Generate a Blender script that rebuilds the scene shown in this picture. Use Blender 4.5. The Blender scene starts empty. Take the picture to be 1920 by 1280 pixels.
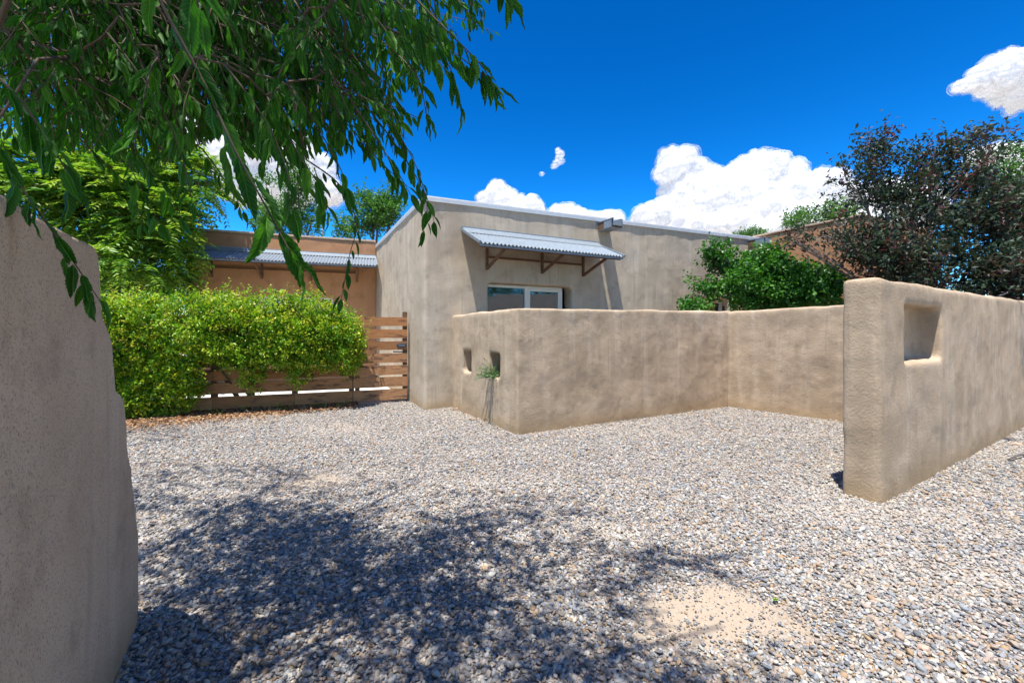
import bpy, bmesh, math, random
import numpy as np
from mathutils import Vector, Matrix, noise
R = math.radians
rnd = random.Random(7)
rng = np.random.default_rng(11)
scene = bpy.context.scene
COL = scene.collection

# ------------------------------------------------------------------ camera
F, CX, HV, CAMH = 800.0, 960.0, 617.0, 1.5          # photo pixels (1920 wide), eye height in metres
cam = bpy.data.cameras.new('camera')
cam.sensor_width = 36; cam.lens = 36 * F / 1920
cam.shift_y = -(640 - HV) / 1920
cam.clip_start = 0.05; cam.clip_end = 30000
camo = bpy.data.objects.new('camera', cam); COL.objects.link(camo)
camo.location = (0, 0, CAMH); camo.rotation_euler = (R(90), 0, 0)
scene.camera = camo
scene.render.resolution_x = 1024; scene.render.resolution_y = 682

# ------------------------------------------------------------------ light
SUN = Vector((0.123, 0.2535, -1.0)).normalized()     # direction the light travels
TO = -SUN
sl = bpy.data.lights.new('sun', 'SUN'); sl.energy = 5.0; sl.angle = R(0.53); sl.color = (1.0, 0.955, 0.885)
so = bpy.data.objects.new('sun', sl); COL.objects.link(so)
so.rotation_euler = SUN.to_track_quat('-Z', 'Y').to_euler(); so.location = TO * 50

scene.view_settings.view_transform = 'Standard'
scene.view_settings.look = 'None'
scene.view_settings.exposure = 0.9
scene.view_settings.gamma = 1.0
scene.render.engine = 'CYCLES'
scene.cycles.max_bounces = 8; scene.cycles.diffuse_bounces = 4; scene.cycles.transparent_max_bounces = 32

def N(nt, typ, **kw):
    n = nt.nodes.new(typ)
    ins = kw.pop('ins', {})
    for k, v in kw.items(): setattr(n, k, v)
    for k, v in ins.items():
        s = n.inputs[k]
        if hasattr(v, 'is_output') and v.is_output: nt.links.new(v, s)
        else: s.default_value = v
    return n
def math_(nt, op, a, b=None, c=None, clamp=False):
    n = nt.nodes.new('ShaderNodeMath'); n.operation = op; n.use_clamp = clamp
    for i, v in enumerate((a, b, c)):
        if v is None: continue
        if hasattr(v, 'is_output'): nt.links.new(v, n.inputs[i])
        else: n.inputs[i].default_value = v
    return n.outputs[0]
def vmath(nt, op, a, b=None):
    n = nt.nodes.new('ShaderNodeVectorMath'); n.operation = op
    for i, v in enumerate((a, b)):
        if v is None: continue
        if hasattr(v, 'is_output'): nt.links.new(v, n.inputs[i])
        else: n.inputs[i].default_value = v
    return n
def mixc(nt, fac, a, b, blend='MIX'):
    n = nt.nodes.new('ShaderNodeMix'); n.data_type = 'RGBA'; n.blend_type = blend
    for s, v in ((n.inputs[0], fac), (n.inputs[6], a), (n.inputs[7], b)):
        if hasattr(v, 'is_output'): nt.links.new(v, s)
        elif isinstance(v, (int, float)): s.default_value = v
        else: s.default_value = (*v[:3], 1)
    return n.outputs[2]
def maprange(nt, v, a, b, c=0.0, d=1.0, smooth=False):
    n = nt.nodes.new('ShaderNodeMapRange'); n.clamp = True
    if smooth: n.interpolation_type = 'SMOOTHSTEP'
    nt.links.new(v, n.inputs[0])
    for i, x in enumerate((a, b, c, d)): n.inputs[i + 1].default_value = x
    return n.outputs[0]

# ------------------------------------------------------------------ world: sky with cumulus
wd = bpy.data.worlds.new('World'); scene.world = wd; wd.use_nodes = True
nt = wd.node_tree; nt.nodes.clear()
sky = N(nt, 'ShaderNodeTexSky'); sky.sky_type = 'NISHITA'; sky.sun_disc = False
sky.sun_elevation = math.asin(TO.z); sky.sun_rotation = math.atan2(TO.x, TO.y)
sky.altitude = 2100; sky.air_density = 1.0; sky.dust_density = 0.5; sky.ozone_density = 3.0
hs = N(nt, 'ShaderNodeHueSaturation', ins={'Hue': 0.484, 'Saturation': 1.38, 'Value': 1.0, 'Color': sky.outputs[0]})
sc1 = vmath(nt, 'MULTIPLY', hs.outputs[0], (0.243, 0.243, 0.243)).outputs[0]                  # deep, polarised blue of high desert
gm = N(nt, 'ShaderNodeGamma', ins={'Color': sc1, 'Gamma': 1.6}).outputs[0]
sc2 = vmath(nt, 'MULTIPLY', gm, (4.2, 4.2, 4.2)).outputs[0]
bg = N(nt, 'ShaderNodeBackground', ins={'Color': sc2, 'Strength': 0.14})
wo = N(nt, 'ShaderNodeOutputWorld', ins={0: bg.outputs[0]})

# ------------------------------------------------------------------ helpers
def P(u, v, Y): return Vector(((u - CX) / F * Y, Y, CAMH + (HV - v) / F * Y))
def G(u, v):
    Y = F * CAMH / (v - HV); return Vector(((u - CX) / F * Y, Y, 0))
def px(p): return CX + F * p[0] / p[1], HV - F * (p[2] - CAMH) / p[1]
def on_line(u, o, d):      # where the sight line through pixel column u meets the vertical plane o + t*d
    k = (u - CX) / F
    return (k * o.y - o.x) / (d.x - k * d.y)
def zat(v, Y): return CAMH + (HV - v) / F * Y

def link(name, me, mat=None, parent=None, kind=None):
    o = bpy.data.objects.new(name, me); COL.objects.link(o)
    if mat is not None and me is not None and len(me.materials) == 0: me.materials.append(mat)
    if parent is not None: o.parent = parent
    if kind: o['kind'] = kind
    return o
def thing(name, label, cat, loc=(0, 0, 0), group=None):
    o = bpy.data.objects.new(name, None); COL.objects.link(o); o.empty_display_size = 0.2
    o['label'] = label; o['category'] = cat
    if group: o['group'] = group
    return o
class MB:
    def __init__(s): s.v = []; s.f = []
    def add(s, vs, fs):
        b = len(s.v); s.v += [tuple(x) for x in vs]; s.f += [tuple(i + b for i in f) for f in fs]; return s
    def box(s, o, ax, ay, az, x0, x1, y0, y1, z0, z1):
        """box in the frame o + x*ax + y*ay + z*az"""
        vs = [o + ax * x + ay * y + az * z for z in (z0, z1) for y in (y0, y1) for x in (x0, x1)]
        return s.add(vs, [(0, 2, 3, 1), (4, 5, 7, 6), (0, 1, 5, 4), (2, 6, 7, 3), (0, 4, 6, 2), (1, 3, 7, 5)])
    def beam(s, a, b, w, h, up=Vector((0, 0, 1))):
        d = (b - a); L = d.length; d = d / L; sd = d.cross(up).normalized(); u2 = sd.cross(d)
        return s.box(a, d, sd, u2, 0, L, -w / 2, w / 2, -h / 2, h / 2)
    def tube(s, pts, rad, n=6):
        b = len(s.v); m = len(pts)
        for i, p in enumerate(pts):
            p = Vector(p); a = Vector(pts[max(i - 1, 0)]); c = Vector(pts[min(i + 1, m - 1)])
            d = (c - a); d = d.normalized() if d.length > 1e-6 else Vector((0, 0, 1))
            e = d.orthogonal().normalized() if abs(d.z) > 0.99 else d.cross(Vector((0, 0, 1))).normalized()
            g = d.cross(e); r = rad[i] if hasattr(rad, '__len__') else rad
            for k in range(n):
                t = 2 * math.pi * k / n; s.v.append(tuple(p + (e * math.cos(t) + g * math.sin(t)) * r))
        for i in range(m - 1):
            for k in range(n):
                k2 = (k + 1) % n
                s.f.append((b + i * n + k, b + i * n + k2, b + (i + 1) * n + k2, b + (i + 1) * n + k))
        s.f.append(tuple(b + k for k in range(n))[::-1]); s.f.append(tuple(b + (m - 1) * n + k for k in range(n)))
        return s
    def prism(s, poly, z0, z1):
        n = len(poly); zt = z1 if hasattr(z1, '__len__') else [z1] * n
        vs = [(p[0], p[1], z0) for p in poly] + [(p[0], p[1], zt[i]) for i, p in enumerate(poly)]
        fs = [tuple(range(n))[::-1], tuple(range(n, 2 * n))] + [(i, (i + 1) % n, n + (i + 1) % n, n + i) for i in range(n)]
        return s.add(vs, fs)
    def mesh(s, name, smooth=False, bevel=0.0):
        me = bpy.data.meshes.new(name); me.from_pydata(s.v, [], s.f); me.validate()
        bm = bmesh.new(); bm.from_mesh(me); bmesh.ops.recalc_face_normals(bm, faces=bm.faces)
        if bevel: bmesh.ops.bevel(bm, geom=bm.edges[:], offset=bevel, segments=2, affect='EDGES', clamp_overlap=True)
        bm.to_mesh(me); bm.free()
        if smooth: me.polygons.foreach_set('use_smooth', [True] * len(me.polygons))
        return me
    def build(s, name, mat, parent=None, smooth=False, bevel=0.0, kind=None):
        return link(name, s.mesh(name, smooth, bevel), mat, parent, kind)

def adobe_mesh(name, mb, cutters=(), voxel=0.028, smooth=8, amp=0.012, rough=0.0):
    """hand-plastered earth wall: cut the niches, round every edge, let the faces undulate"""
    o = link('tmp', mb.mesh('tmp'))
    cs = []
    for c in cutters:
        co = link('tmpc', c.mesh('tmpc')); cs.append(co)
        m = o.modifiers.new('b', 'BOOLEAN'); m.operation = 'DIFFERENCE'; m.object = co; m.solver = 'EXACT'
    m = o.modifiers.new('r', 'REMESH'); m.mode = 'VOXEL'; m.voxel_size = voxel
    m = o.modifiers.new('s', 'SMOOTH'); m.factor = 0.5; m.iterations = smooth
    dg = bpy.context.evaluated_depsgraph_get()
    me = bpy.data.meshes.new_from_object(o.evaluated_get(dg)); me.name = name
    for x in [o] + cs:
        d = x.data; bpy.data.objects.remove(x); bpy.data.meshes.remove(d)
    n = len(me.vertices); co = np.empty(n * 3, 'f'); no = np.empty(n * 3, 'f')
    me.vertices.foreach_get('co', co); me.vertices.foreach_get('normal', no)
    co = co.reshape(-1, 3); no = no.reshape(-1, 3)
    nn = noise.noise
    d = np.array([nn((x * 1.6, y * 1.6, z * 1.6)) + 0.45 * nn((x * 4.3, y * 4.3, z * 4.3)) + 0.16 * nn((x * 13, y * 13, z * 13)) for x, y, z in co.tolist()], 'f')
    co += no * (d * amp)[:, None]
    me.vertices.foreach_set('co', co.ravel())
    me.polygons.foreach_set('use_smooth', [True] * len(me.polygons)); me.update()
    return me
def offset_poly(pts, t):
    """footprint of a wall of thickness t whose camera-side face follows pts (material on the left of travel)"""
    pts = [Vector((p[0], p[1])) for p in pts]; back = []
    for i, p in enumerate(pts):
        ns = []
        if i > 0: d = (p - pts[i - 1]).normalized(); ns.append(Vector((-d.y, d.x)))
        if i < len(pts) - 1: d = (pts[i + 1] - p).normalized(); ns.append(Vector((-d.y, d.x)))
        n = sum(ns, Vector((0, 0))); n.normalize(); k = t / n.dot(ns[0]); back.append(p + n * k)
    return pts + back[::-1]

# ------------------------------------------------------------------ materials
def new_mat(name):
    m = bpy.data.materials.new(name); m.use_nodes = True; t = m.node_tree
    return m, t, t.nodes['Principled BSDF'], N(t, 'ShaderNodeNewGeometry').outputs['Position']
def stucco(name, c1, c2, c3, speck=0.25, stain=0.5, bump=0.5, fine=1.0):
    m, t, b, pos = new_mat(name)
    n1 = N(t, 'ShaderNodeTexNoise', ins={'Vector': pos, 'Scale': 1.3, 'Detail': 5.0, 'Roughness': 0.6})
    st = vmath(t, 'MULTIPLY', pos, (5.0, 5.0, 0.45)).outputs[0]
    n2 = N(t, 'ShaderNodeTexNoise', ins={'Vector': st, 'Scale': 1.0, 'Detail': 4.0, 'Roughness': 0.55})
    n3 = N(t, 'ShaderNodeTexNoise', ins={'Vector': pos, 'Scale': 3.8, 'Detail': 6.0, 'Roughness': 0.7})
    n4 = N(t, 'ShaderNodeTexNoise', ins={'Vector': pos, 'Scale': 170.0 * fine, 'Detail': 2.0})
    n5 = N(t, 'ShaderNodeTexNoise', ins={'Vector': pos, 'Scale': 42.0 * fine, 'Detail': 5.0, 'Roughness': 0.7})
    c = mixc(t, maprange(t, n1.outputs[0], 0.36, 0.66, smooth=True), c1, c2)
    c = mixc(t, math_(t, 'MULTIPLY', maprange(t, n2.outputs[0], 0.48, 0.70, smooth=True), stain), c, c3)
    c = mixc(t, math_(t, 'MULTIPLY', maprange(t, n3.outputs[0], 0.50, 0.72, smooth=True), 0.5), c, tuple(x * 0.58 for x in c2))
    c = mixc(t, math_(t, 'MULTIPLY', maprange(t, n4.outputs[0], 0.56, 0.66), speck), c, tuple(x * 0.35 for x in c1))
    n6 = N(t, 'ShaderNodeTexNoise', ins={'Vector': vmath(t, 'MULTIPLY', pos, (11.0, 11.0, 0.5)).outputs[0], 'Scale': 1.0, 'Detail': 3.0, 'Roughness': 0.6})
    run = math_(t, 'MULTIPLY', maprange(t, n6.outputs[0], 0.55, 0.68, smooth=True), maprange(t, n1.outputs[0], 0.62, 0.42, smooth=True))
    c = mixc(t, math_(t, 'MULTIPLY', run, stain * 0.85), c, tuple(x * 0.62 for x in c1))
    z = N(t, 'ShaderNodeSeparateXYZ', ins={0: pos}).outputs[2]
    zz = math_(t, 'ADD', z, math_(t, 'MULTIPLY', n3.outputs[0], -0.30))
    c = mixc(t, math_(t, 'MULTIPLY', maprange(t, zz, 0.16, -0.16, smooth=True), 0.75), c, (0.36, 0.25, 0.14))
    t.links.new(c, b.inputs['Base Color']); b.inputs['Roughness'].default_value = 0.95
    b.inputs['Specular IOR Level'].default_value = 0.15
    h = math_(t, 'ADD', math_(t, 'MULTIPLY', n5.outputs[0], 1.0), math_(t, 'MULTIPLY', n4.outputs[0], 0.35))
    bp = N(t, 'ShaderNodeBump', ins={'Height': h, 'Strength': bump, 'Distance': 0.012})
    t.links.new(bp.outputs[0], b.inputs['Normal'])
    return m
M = {}
M['tan'] = stucco('tan_stucco', (0.49, 0.375, 0.262), (0.385, 0.29, 0.195), (0.57, 0.46, 0.345), 0.32, 0.5, 0.75)
M['house'] = stucco('house_stucco', (0.50, 0.415, 0.315), (0.42, 0.345, 0.255), (0.57, 0.50, 0.41), 0.2, 0.5, 0.5)
M['nearwall'] = stucco('near_wall_stucco', (0.54, 0.405, 0.285), (0.47, 0.345, 0.24), (0.60, 0.475, 0.36), 0.7, 0.45, 0.8, 0.9)
M['terra'] = stucco('terracotta_stucco', (0.47, 0.245, 0.125), (0.42, 0.215, 0.11), (0.52, 0.31, 0.19), 0.12, 0.25, 0.35)
def plain(name, col, rough=0.6, metal=0.0, var=0.15, scale=8.0, bump=0.0):
    m, t, b, pos = new_mat(name)
    n = N(t, 'ShaderNodeTexNoise', ins={'Vector': pos, 'Scale': scale, 'Detail': 5.0, 'Roughness': 0.65})
    t.links.new(mixc(t, maprange(t, n.outputs[0], 0.3, 0.7), tuple(c * (1 - var) for c in col), tuple(min(1, c * (1 + var)) for c in col)), b.inputs['Base Color'])
    b.inputs['Roughness'].default_value = rough; b.inputs['Metallic'].default_value = metal
    if bump:
        bp = N(t, 'ShaderNodeBump', ins={'Height': n.outputs[0], 'Strength': bump, 'Distance': 0.01}); t.links.new(bp.outputs[0], b.inputs['Normal'])
    return m
M['coping'] = plain('coping_metal', (0.60, 0.60, 0.58), 0.45, 0.35, 0.08)
M['tcoping'] = plain('parapet_cap', (0.55, 0.40, 0.28), 0.9, 0, 0.1)
M['galv'] = plain('galvanised_sheet', (0.21, 0.25, 0.285), 0.5, 0.2, 0.16, 14)
M['bracket'] = plain('stained_timber', (0.13, 0.068, 0.036), 0.8, 0, 0.3, 20)
M['white'] = plain('window_paint', (0.72, 0.70, 0.64), 0.5, 0, 0.06)
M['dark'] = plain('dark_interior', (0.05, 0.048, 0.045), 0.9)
M['concrete'] = plain('patio_concrete', (0.62, 0.60, 0.56), 0.9, 0, 0.08, 3)
M['bark'] = plain('bark', (0.10, 0.08, 0.062), 0.95, 0, 0.35, 30, 0.5)
M['twig'] = plain('twig_bark', (0.075, 0.052, 0.030), 0.85, 0, 0.3, 40)
M['ptwig'] = plain('plum_bark', (0.17, 0.14, 0.125), 0.9, 0, 0.4, 12)
M['snag'] = plain('bleached_wood', (0.62, 0.60, 0.56), 0.9, 0, 0.1)
M['iron'] = plain('dark_iron', (0.06, 0.075, 0.10), 0.45, 0.6, 0.2)
M['earth'] = plain('dry_earth', (0.34, 0.27, 0.19), 0.97, 0, 0.2, 1.5)
M['rock'] = plain('dark_rock', (0.10, 0.09, 0.085), 0.9, 0, 0.3, 30, 0.4)
M['pinkrock'] = plain('pink_rock', (0.50, 0.30, 0.22), 0.9, 0, 0.2, 40)
M['roofing'] = plain('grey_roofing', (0.25, 0.24, 0.23), 0.9, 0, 0.15, 3)
M['plaster'] = plain('cream_plaster', (0.5, 0.44, 0.35), 0.9, 0, 0.1, 3)
# window glass
m, t, b, pos = new_mat('window_glass')
b.inputs['Base Color'].default_value = (0.9, 0.95, 0.95, 1); b.inputs['Roughness'].default_value = 0.015
b.inputs['Transmission Weight'].default_value = 1.0; b.inputs['IOR'].default_value = 1.6
M['glass'] = m
# cedar boards: grain along the board, every board its own tone
m, t, b, pos = new_mat('cedar')
tco = N(t, 'ShaderNodeTexCoord').outputs['Object']
oi = N(t, 'ShaderNodeObjectInfo').outputs['Random']
off = N(t, 'ShaderNodeCombineXYZ', ins={0: math_(t, 'MULTIPLY', oi, 37.0), 1: math_(t, 'MULTIPLY', oi, 11.0), 2: math_(t, 'MULTIPLY', oi, 5.0)}).outputs[0]
pp = vmath(t, 'ADD', vmath(t, 'MULTIPLY', tco, (1.0, 6.0, 9.0)).outputs[0], off).outputs[0]
g1 = N(t, 'ShaderNodeTexNoise', ins={'Vector': pp, 'Scale': 1.6, 'Detail': 4.0, 'Distortion': 0.6})
rings = math_(t, 'FRACT', math_(t, 'MULTIPLY', g1.outputs[0], 9.0))
rings = math_(t, 'ABSOLUTE', math_(t, 'SUBTRACT', rings, 0.5))
g2 = N(t, 'ShaderNodeTexNoise', ins={'Vector': vmath(t, 'MULTIPLY', pp, (1.2, 9.0, 9.0)).outputs[0], 'Scale': 1.5, 'Detail': 3.0})
g3 = N(t, 'ShaderNodeTexNoise', ins={'Vector': vmath(t, 'ADD', vmath(t, 'MULTIPLY', tco, (3.2, 3.0, 14.0)).outputs[0], off).outputs[0], 'Scale': 1.0, 'Detail': 4.0, 'Roughness': 0.65})
tone = N(t, 'ShaderNodeValToRGB', ins={0: oi}); cr = tone.color_ramp
cr.elements[0].color = (0.30, 0.125, 0.040, 1); cr.elements[1].color = (0.46, 0.235, 0.105, 1)
e = cr.elements.new(0.35); e.color = (0.42, 0.175, 0.058, 1); e = cr.elements.new(0.7); e.color = (0.36, 0.18, 0.085, 1)
c = mixc(t, math_(t, 'MULTIPLY', maprange(t, rings, 0.1, 0.5), 0.6), tone.outputs[0], (0.16, 0.075, 0.035))
c = mixc(t, math_(t, 'MULTIPLY', maprange(t, g2.outputs[0], 0.45, 0.7), 0.4), c, (0.52, 0.27, 0.12))
c = mixc(t, math_(t, 'MULTIPLY', maprange(t, g3.outputs[0], 0.53, 0.66, smooth=True), 0.8), c, (0.07, 0.038, 0.024))
t.links.new(c, b.inputs['Base Color']); b.inputs['Roughness'].default_value = 0.8
bp = N(t, 'ShaderNodeBump', ins={'Height': g2.outputs[0], 'Strength': 0.4, 'Distance': 0.004}); t.links.new(bp.outputs[0], b.inputs['Normal'])
M['cedar'] = m
# leaves
def leaf_mat(name, ramp, trans=0.35, tcol=(1.5, 1.9, 0.5), rough=0.5, vein=0.0, spec=0.35):
    m, t, b, pos = new_mat(name)
    at = N(t, 'ShaderNodeAttribute', attribute_name='tone')
    rp = N(t, 'ShaderNodeValToRGB', ins={0: at.outputs['Fac']}); cr = rp.color_ramp
    cr.elements[0].color = (*ramp[0], 1); cr.elements[1].color = (*ramp[-1], 1)
    for i, c in enumerate(ramp[1:-1]): e = cr.elements.new((i + 1) / (len(ramp) - 1)); e.color = (*c, 1)
    c = rp.outputs[0]
    if vein:
        uv = N(t, 'ShaderNodeUVMap').outputs[0]; s = N(t, 'ShaderNodeSeparateXYZ', ins={0: uv})
        a = math_(t, 'ABSOLUTE', math_(t, 'SUBTRACT', s.outputs[0], 0.5))
        mid = maprange(t, a, 0.035, 0.012)
        w = math_(t, 'FRACT', math_(t, 'MULTIPLY', math_(t, 'SUBTRACT', s.outputs[1], math_(t, 'MULTIPLY', a, 0.55)), 11.0))
        side = maprange(t, math_(t, 'ABSOLUTE', math_(t, 'SUBTRACT', w, 0.5)), 0.12, 0.03)
        v = math_(t, 'MAXIMUM', mid, math_(t, 'MULTIPLY', side, 0.5))
        c = mixc(t, math_(t, 'MULTIPLY', v, vein), c, tuple(min(1, x * 2.3 + 0.02) for x in ramp[-1]))
        bp = N(t, 'ShaderNodeBump', ins={'Height': v, 'Strength': 0.35, 'Distance': 0.002}); bp.invert = True
        t.links.new(bp.outputs[0], b.inputs['Normal'])
    t.links.new(c, b.inputs['Base Color']); b.inputs['Roughness'].default_value = rough
    b.inputs['Specular IOR Level'].default_value = spec
    tr = N(t, 'ShaderNodeBsdfTranslucent', ins={'Color': mixc(t, 1.0, c, tcol, 'MULTIPLY')})
    mx = N(t, 'ShaderNodeMixShader', ins={0: trans, 1: b.outputs[0], 2: tr.outputs[0]})
    t.links.new(mx.outputs[0], t.nodes['Material Output'].inputs[0])
    return m
M['elm'] = leaf_mat('elm_leaf', [(0.016, 0.070, 0.009), (0.028, 0.108, 0.013), (0.062, 0.165, 0.018)], 0.40, (1.4, 1.8, 0.5), 0.55, 0.55, 0.18)
M['hedge'] = leaf_mat('honeysuckle_leaf', [(0.030, 0.115, 0.010), (0.11, 0.28, 0.016), (0.25, 0.42, 0.02), (0.48, 0.50, 0.04)], 0.35, (1.25, 1.25, 0.5), 0.4)
M['flower'] = leaf_mat('honeysuckle_flower', [(0.62, 0.36, 0.03), (0.70, 0.52, 0.10), (0.72, 0.62, 0.40)], 0.3, (1.0, 1.0, 0.8), 0.6)
M['ail'] = leaf_mat('pinnate_leaf', [(0.035, 0.115, 0.022), (0.10, 0.24, 0.03), (0.19, 0.34, 0.04), (0.30, 0.40, 0.06)], 0.4, (1.35, 1.4, 0.5), 0.45)
M['green'] = leaf_mat('tree_leaf', [(0.025, 0.075, 0.018), (0.05, 0.14, 0.03), (0.09, 0.20, 0.04)], 0.35, (1.4, 1.6, 0.5), 0.5)
M['lilac'] = leaf_mat('lilac_leaf', [(0.022, 0.080, 0.018), (0.045, 0.15, 0.022), (0.09, 0.235, 0.03)], 0.3, (1.4, 1.7, 0.5), 0.4)
M['plum'] = leaf_mat('plum_leaf', [(0.022, 0.044, 0.026), (0.034, 0.064, 0.034), (0.050, 0.058, 0.040), (0.095, 0.030, 0.036)], 0.22, (1.4, 1.3, 0.8), 0.5, 0, 0.25)
M['weed'] = leaf_mat('weed_leaf', [(0.08, 0.17, 0.06), (0.16, 0.27, 0.10), (0.30, 0.36, 0.22)], 0.3, (1.2, 1.3, 0.7), 0.6)
M['litter'] = leaf_mat('leaf_litter', [(0.12, 0.055, 0.028), (0.26, 0.125, 0.055), (0.38, 0.22, 0.11), (0.46, 0.33, 0.20)], 0.1, (1, 1, 1), 0.9)
# gravel stones: a colour for each stone
def stone_ramp(t, fac):
    rp = N(t, 'ShaderNodeValToRGB', ins={0: fac}); cr = rp.color_ramp; cr.interpolation = 'CONSTANT'
    cols = [(0.25, 0.265, 0.29), (0.38, 0.30, 0.215), (0.48, 0.455, 0.41), (0.145, 0.165, 0.20), (0.42, 0.30, 0.225), (0.33, 0.345, 0.36),
            (0.54, 0.48, 0.38), (0.24, 0.20, 0.165), (0.44, 0.44, 0.44), (0.40, 0.25, 0.12), (0.28, 0.31, 0.355), (0.48, 0.37, 0.32), (0.095, 0.10, 0.115), (0.60, 0.575, 0.53)]
    cr.elements[0].color = (*cols[0], 1); cr.elements[1].position = 1 / len(cols); cr.elements[1].color = (*cols[1], 1)
    for i in range(2, len(cols)): e = cr.elements.new(i / len(cols)); e.color = (*cols[i], 1)
    return rp.outputs[0]
m, t, b, pos = new_mat('gravel_stone')
oi = N(t, 'ShaderNodeObjectInfo').outputs['Random']
n = N(t, 'ShaderNodeTexNoise', ins={'Vector': pos, 'Scale': 120.0, 'Detail': 3.0})
c = mixc(t, 1.0, mixc(t, 0.18, stone_ramp(t, oi), mixc(t, n.outputs[0], (0.15, 0.14, 0.12), (0.6, 0.58, 0.55))), (0.745, 0.74, 0.72), 'MULTIPLY')
nd = N(t, 'ShaderNodeTexNoise', ins={'Vector': vmath(t, 'MULTIPLY', pos, (0.55, 1.0, 1.0)).outputs[0], 'Scale': 0.9, 'Detail': 4.0, 'Roughness': 0.6})
c = mixc(t, math_(t, 'MULTIPLY', maprange(t, nd.outputs[0], 0.46, 0.68, smooth=True), 0.5), c, (0.40, 0.355, 0.295))
t.links.new(c, b.inputs['Base Color']); b.inputs['Roughness'].default_value = 0.75
M['stone'] = m
m, t, b, pos = new_mat('gravel_bed')
vo = N(t, 'ShaderNodeTexVoronoi', ins={'Vector': pos, 'Scale': 60.0})
sc = N(t, 'ShaderNodeSeparateColor', ins={0: vo.outputs['Color']})
ns = N(t, 'ShaderNodeTexNoise', ins={'Vector': pos, 'Scale': 16.0, 'Detail': 7.0, 'Roughness': 0.75})
nf = N(t, 'ShaderNodeTexNoise', ins={'Vector': pos, 'Scale': 90.0, 'Detail': 4.0})
peb = mixc(t, maprange(t, vo.outputs['Distance'], 0.35, 0.75), stone_ramp(t, sc.outputs[0]), (0.20, 0.17, 0.14))
sandc = mixc(t, nf.outputs[0], (0.25, 0.195, 0.14), (0.42, 0.34, 0.255))
sa = N(t, 'ShaderNodeAttribute', attribute_name='sand').outputs['Fac']
sm = maprange(t, math_(t, 'ADD', sa, math_(t, 'MULTIPLY', math_(t, 'SUBTRACT', ns.outputs[0], 0.5), 0.9)), 0.12, 0.6, smooth=True)
t.links.new(mixc(t, sm, peb, sandc), b.inputs['Base Color']); b.inputs['Roughness'].default_value = 0.9
bp = N(t, 'ShaderNodeBump', ins={'Height': math_(t, 'MULTIPLY', vo.outputs['Distance'], math_(t, 'SUBTRACT', 1.0, sm)), 'Strength': 0.9, 'Distance': 0.012}); bp.invert = True
t.links.new(bp.outputs[0], b.inputs['Normal'])
M['bed'] = m

# ------------------------------------------------------------------ plan of the place (metres; from the pixels where things meet the ground)
UP = Vector((0, 0, 1))
E = G(795, 768)                                   # near corner of the grey house
D = Vector((math.cos(R(27)), math.sin(R(27)), 0)) # along its front
SD = Vector((-D.y, D.x, 0))                       # along its side, away from the camera
NF = -SD                                          # outward from the front
t_end = on_line(1432, E, D); Hc = E + D * t_end
k_far = on_line(706, E, SD); Fc = E + SD * k_far
A = G(970, 815); B = G(1365, 762); C = E + D * on_line(848, E, D) + NF * 0.0
Dd = (G(1575, 790) - B).normalized()
RW0 = G(1651, 946); RWd = Vector((math.cos(R(31.6)), math.sin(R(31.6)), 0)); RWn = Vector((RWd.y, -RWd.x, 0))
TW = Fc.copy(); TD = Vector((-math.cos(R(20)), -math.sin(R(20)), 0)); TN = Vector((-TD.y, TD.x, 0))   # left wing: along, outward
TN = TN if TN.y < 0 else -TN
t_left = on_line(350, TW, TD)
FN0 = G(766, 752); FD = (G(240, 781) - FN0).normalized(); FNn = Vector((-FD.y, FD.x, 0)); FNn = FNn if FNn.y < 0 else -FNn


# ------------------------------------------------------------------ cumulus clouds, about four kilometres off
m = bpy.data.materials.new('cloud'); m.use_nodes = True; t = m.node_tree
dn = N(t, 'ShaderNodeBsdfDiffuse', ins={'Color': (0.90, 0.90, 0.90, 1)}); tn_ = N(t, 'ShaderNodeBsdfTranslucent', ins={'Color': (0.90, 0.90, 0.90, 1)})
mx = N(t, 'ShaderNodeMixShader', ins={0: 0.56, 1: dn.outputs[0], 2: tn_.outputs[0]}); t.links.new(mx.outputs[0], t.nodes['Material Output'].inputs[0])
M['cloud'] = m
def fringe_mat(name, a0, a1, sc):
    m = bpy.data.materials.new(name); m.use_nodes = True; t = m.node_tree; pos = N(t, 'ShaderNodeNewGeometry').outputs['Position']
    dn = N(t, 'ShaderNodeBsdfDiffuse', ins={'Color': (0.9, 0.9, 0.9, 1)}); tn_ = N(t, 'ShaderNodeBsdfTranslucent', ins={'Color': (0.9, 0.9, 0.9, 1)})
    mx = N(t, 'ShaderNodeMixShader', ins={0: 0.5, 1: dn.outputs[0], 2: tn_.outputs[0]})
    n = N(t, 'ShaderNodeTexNoise', ins={'Vector': pos, 'Scale': sc, 'Detail': 7.0, 'Roughness': 0.68})
    tp = N(t, 'ShaderNodeBsdfTransparent'); m2 = N(t, 'ShaderNodeMixShader', ins={0: maprange(t, n.outputs[0], 0.42, 0.66, a0, a1), 1: tp.outputs[0], 2: mx.outputs[0]})
    t.links.new(m2.outputs[0], t.nodes['Material Output'].inputs[0]); return m
M['fringe_a'] = fringe_mat('cloud_fringe_inner', 0.06, 0.50, 0.009); M['fringe_b'] = fringe_mat('cloud_fringe_outer', 0.0, 0.30, 0.008)
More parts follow.
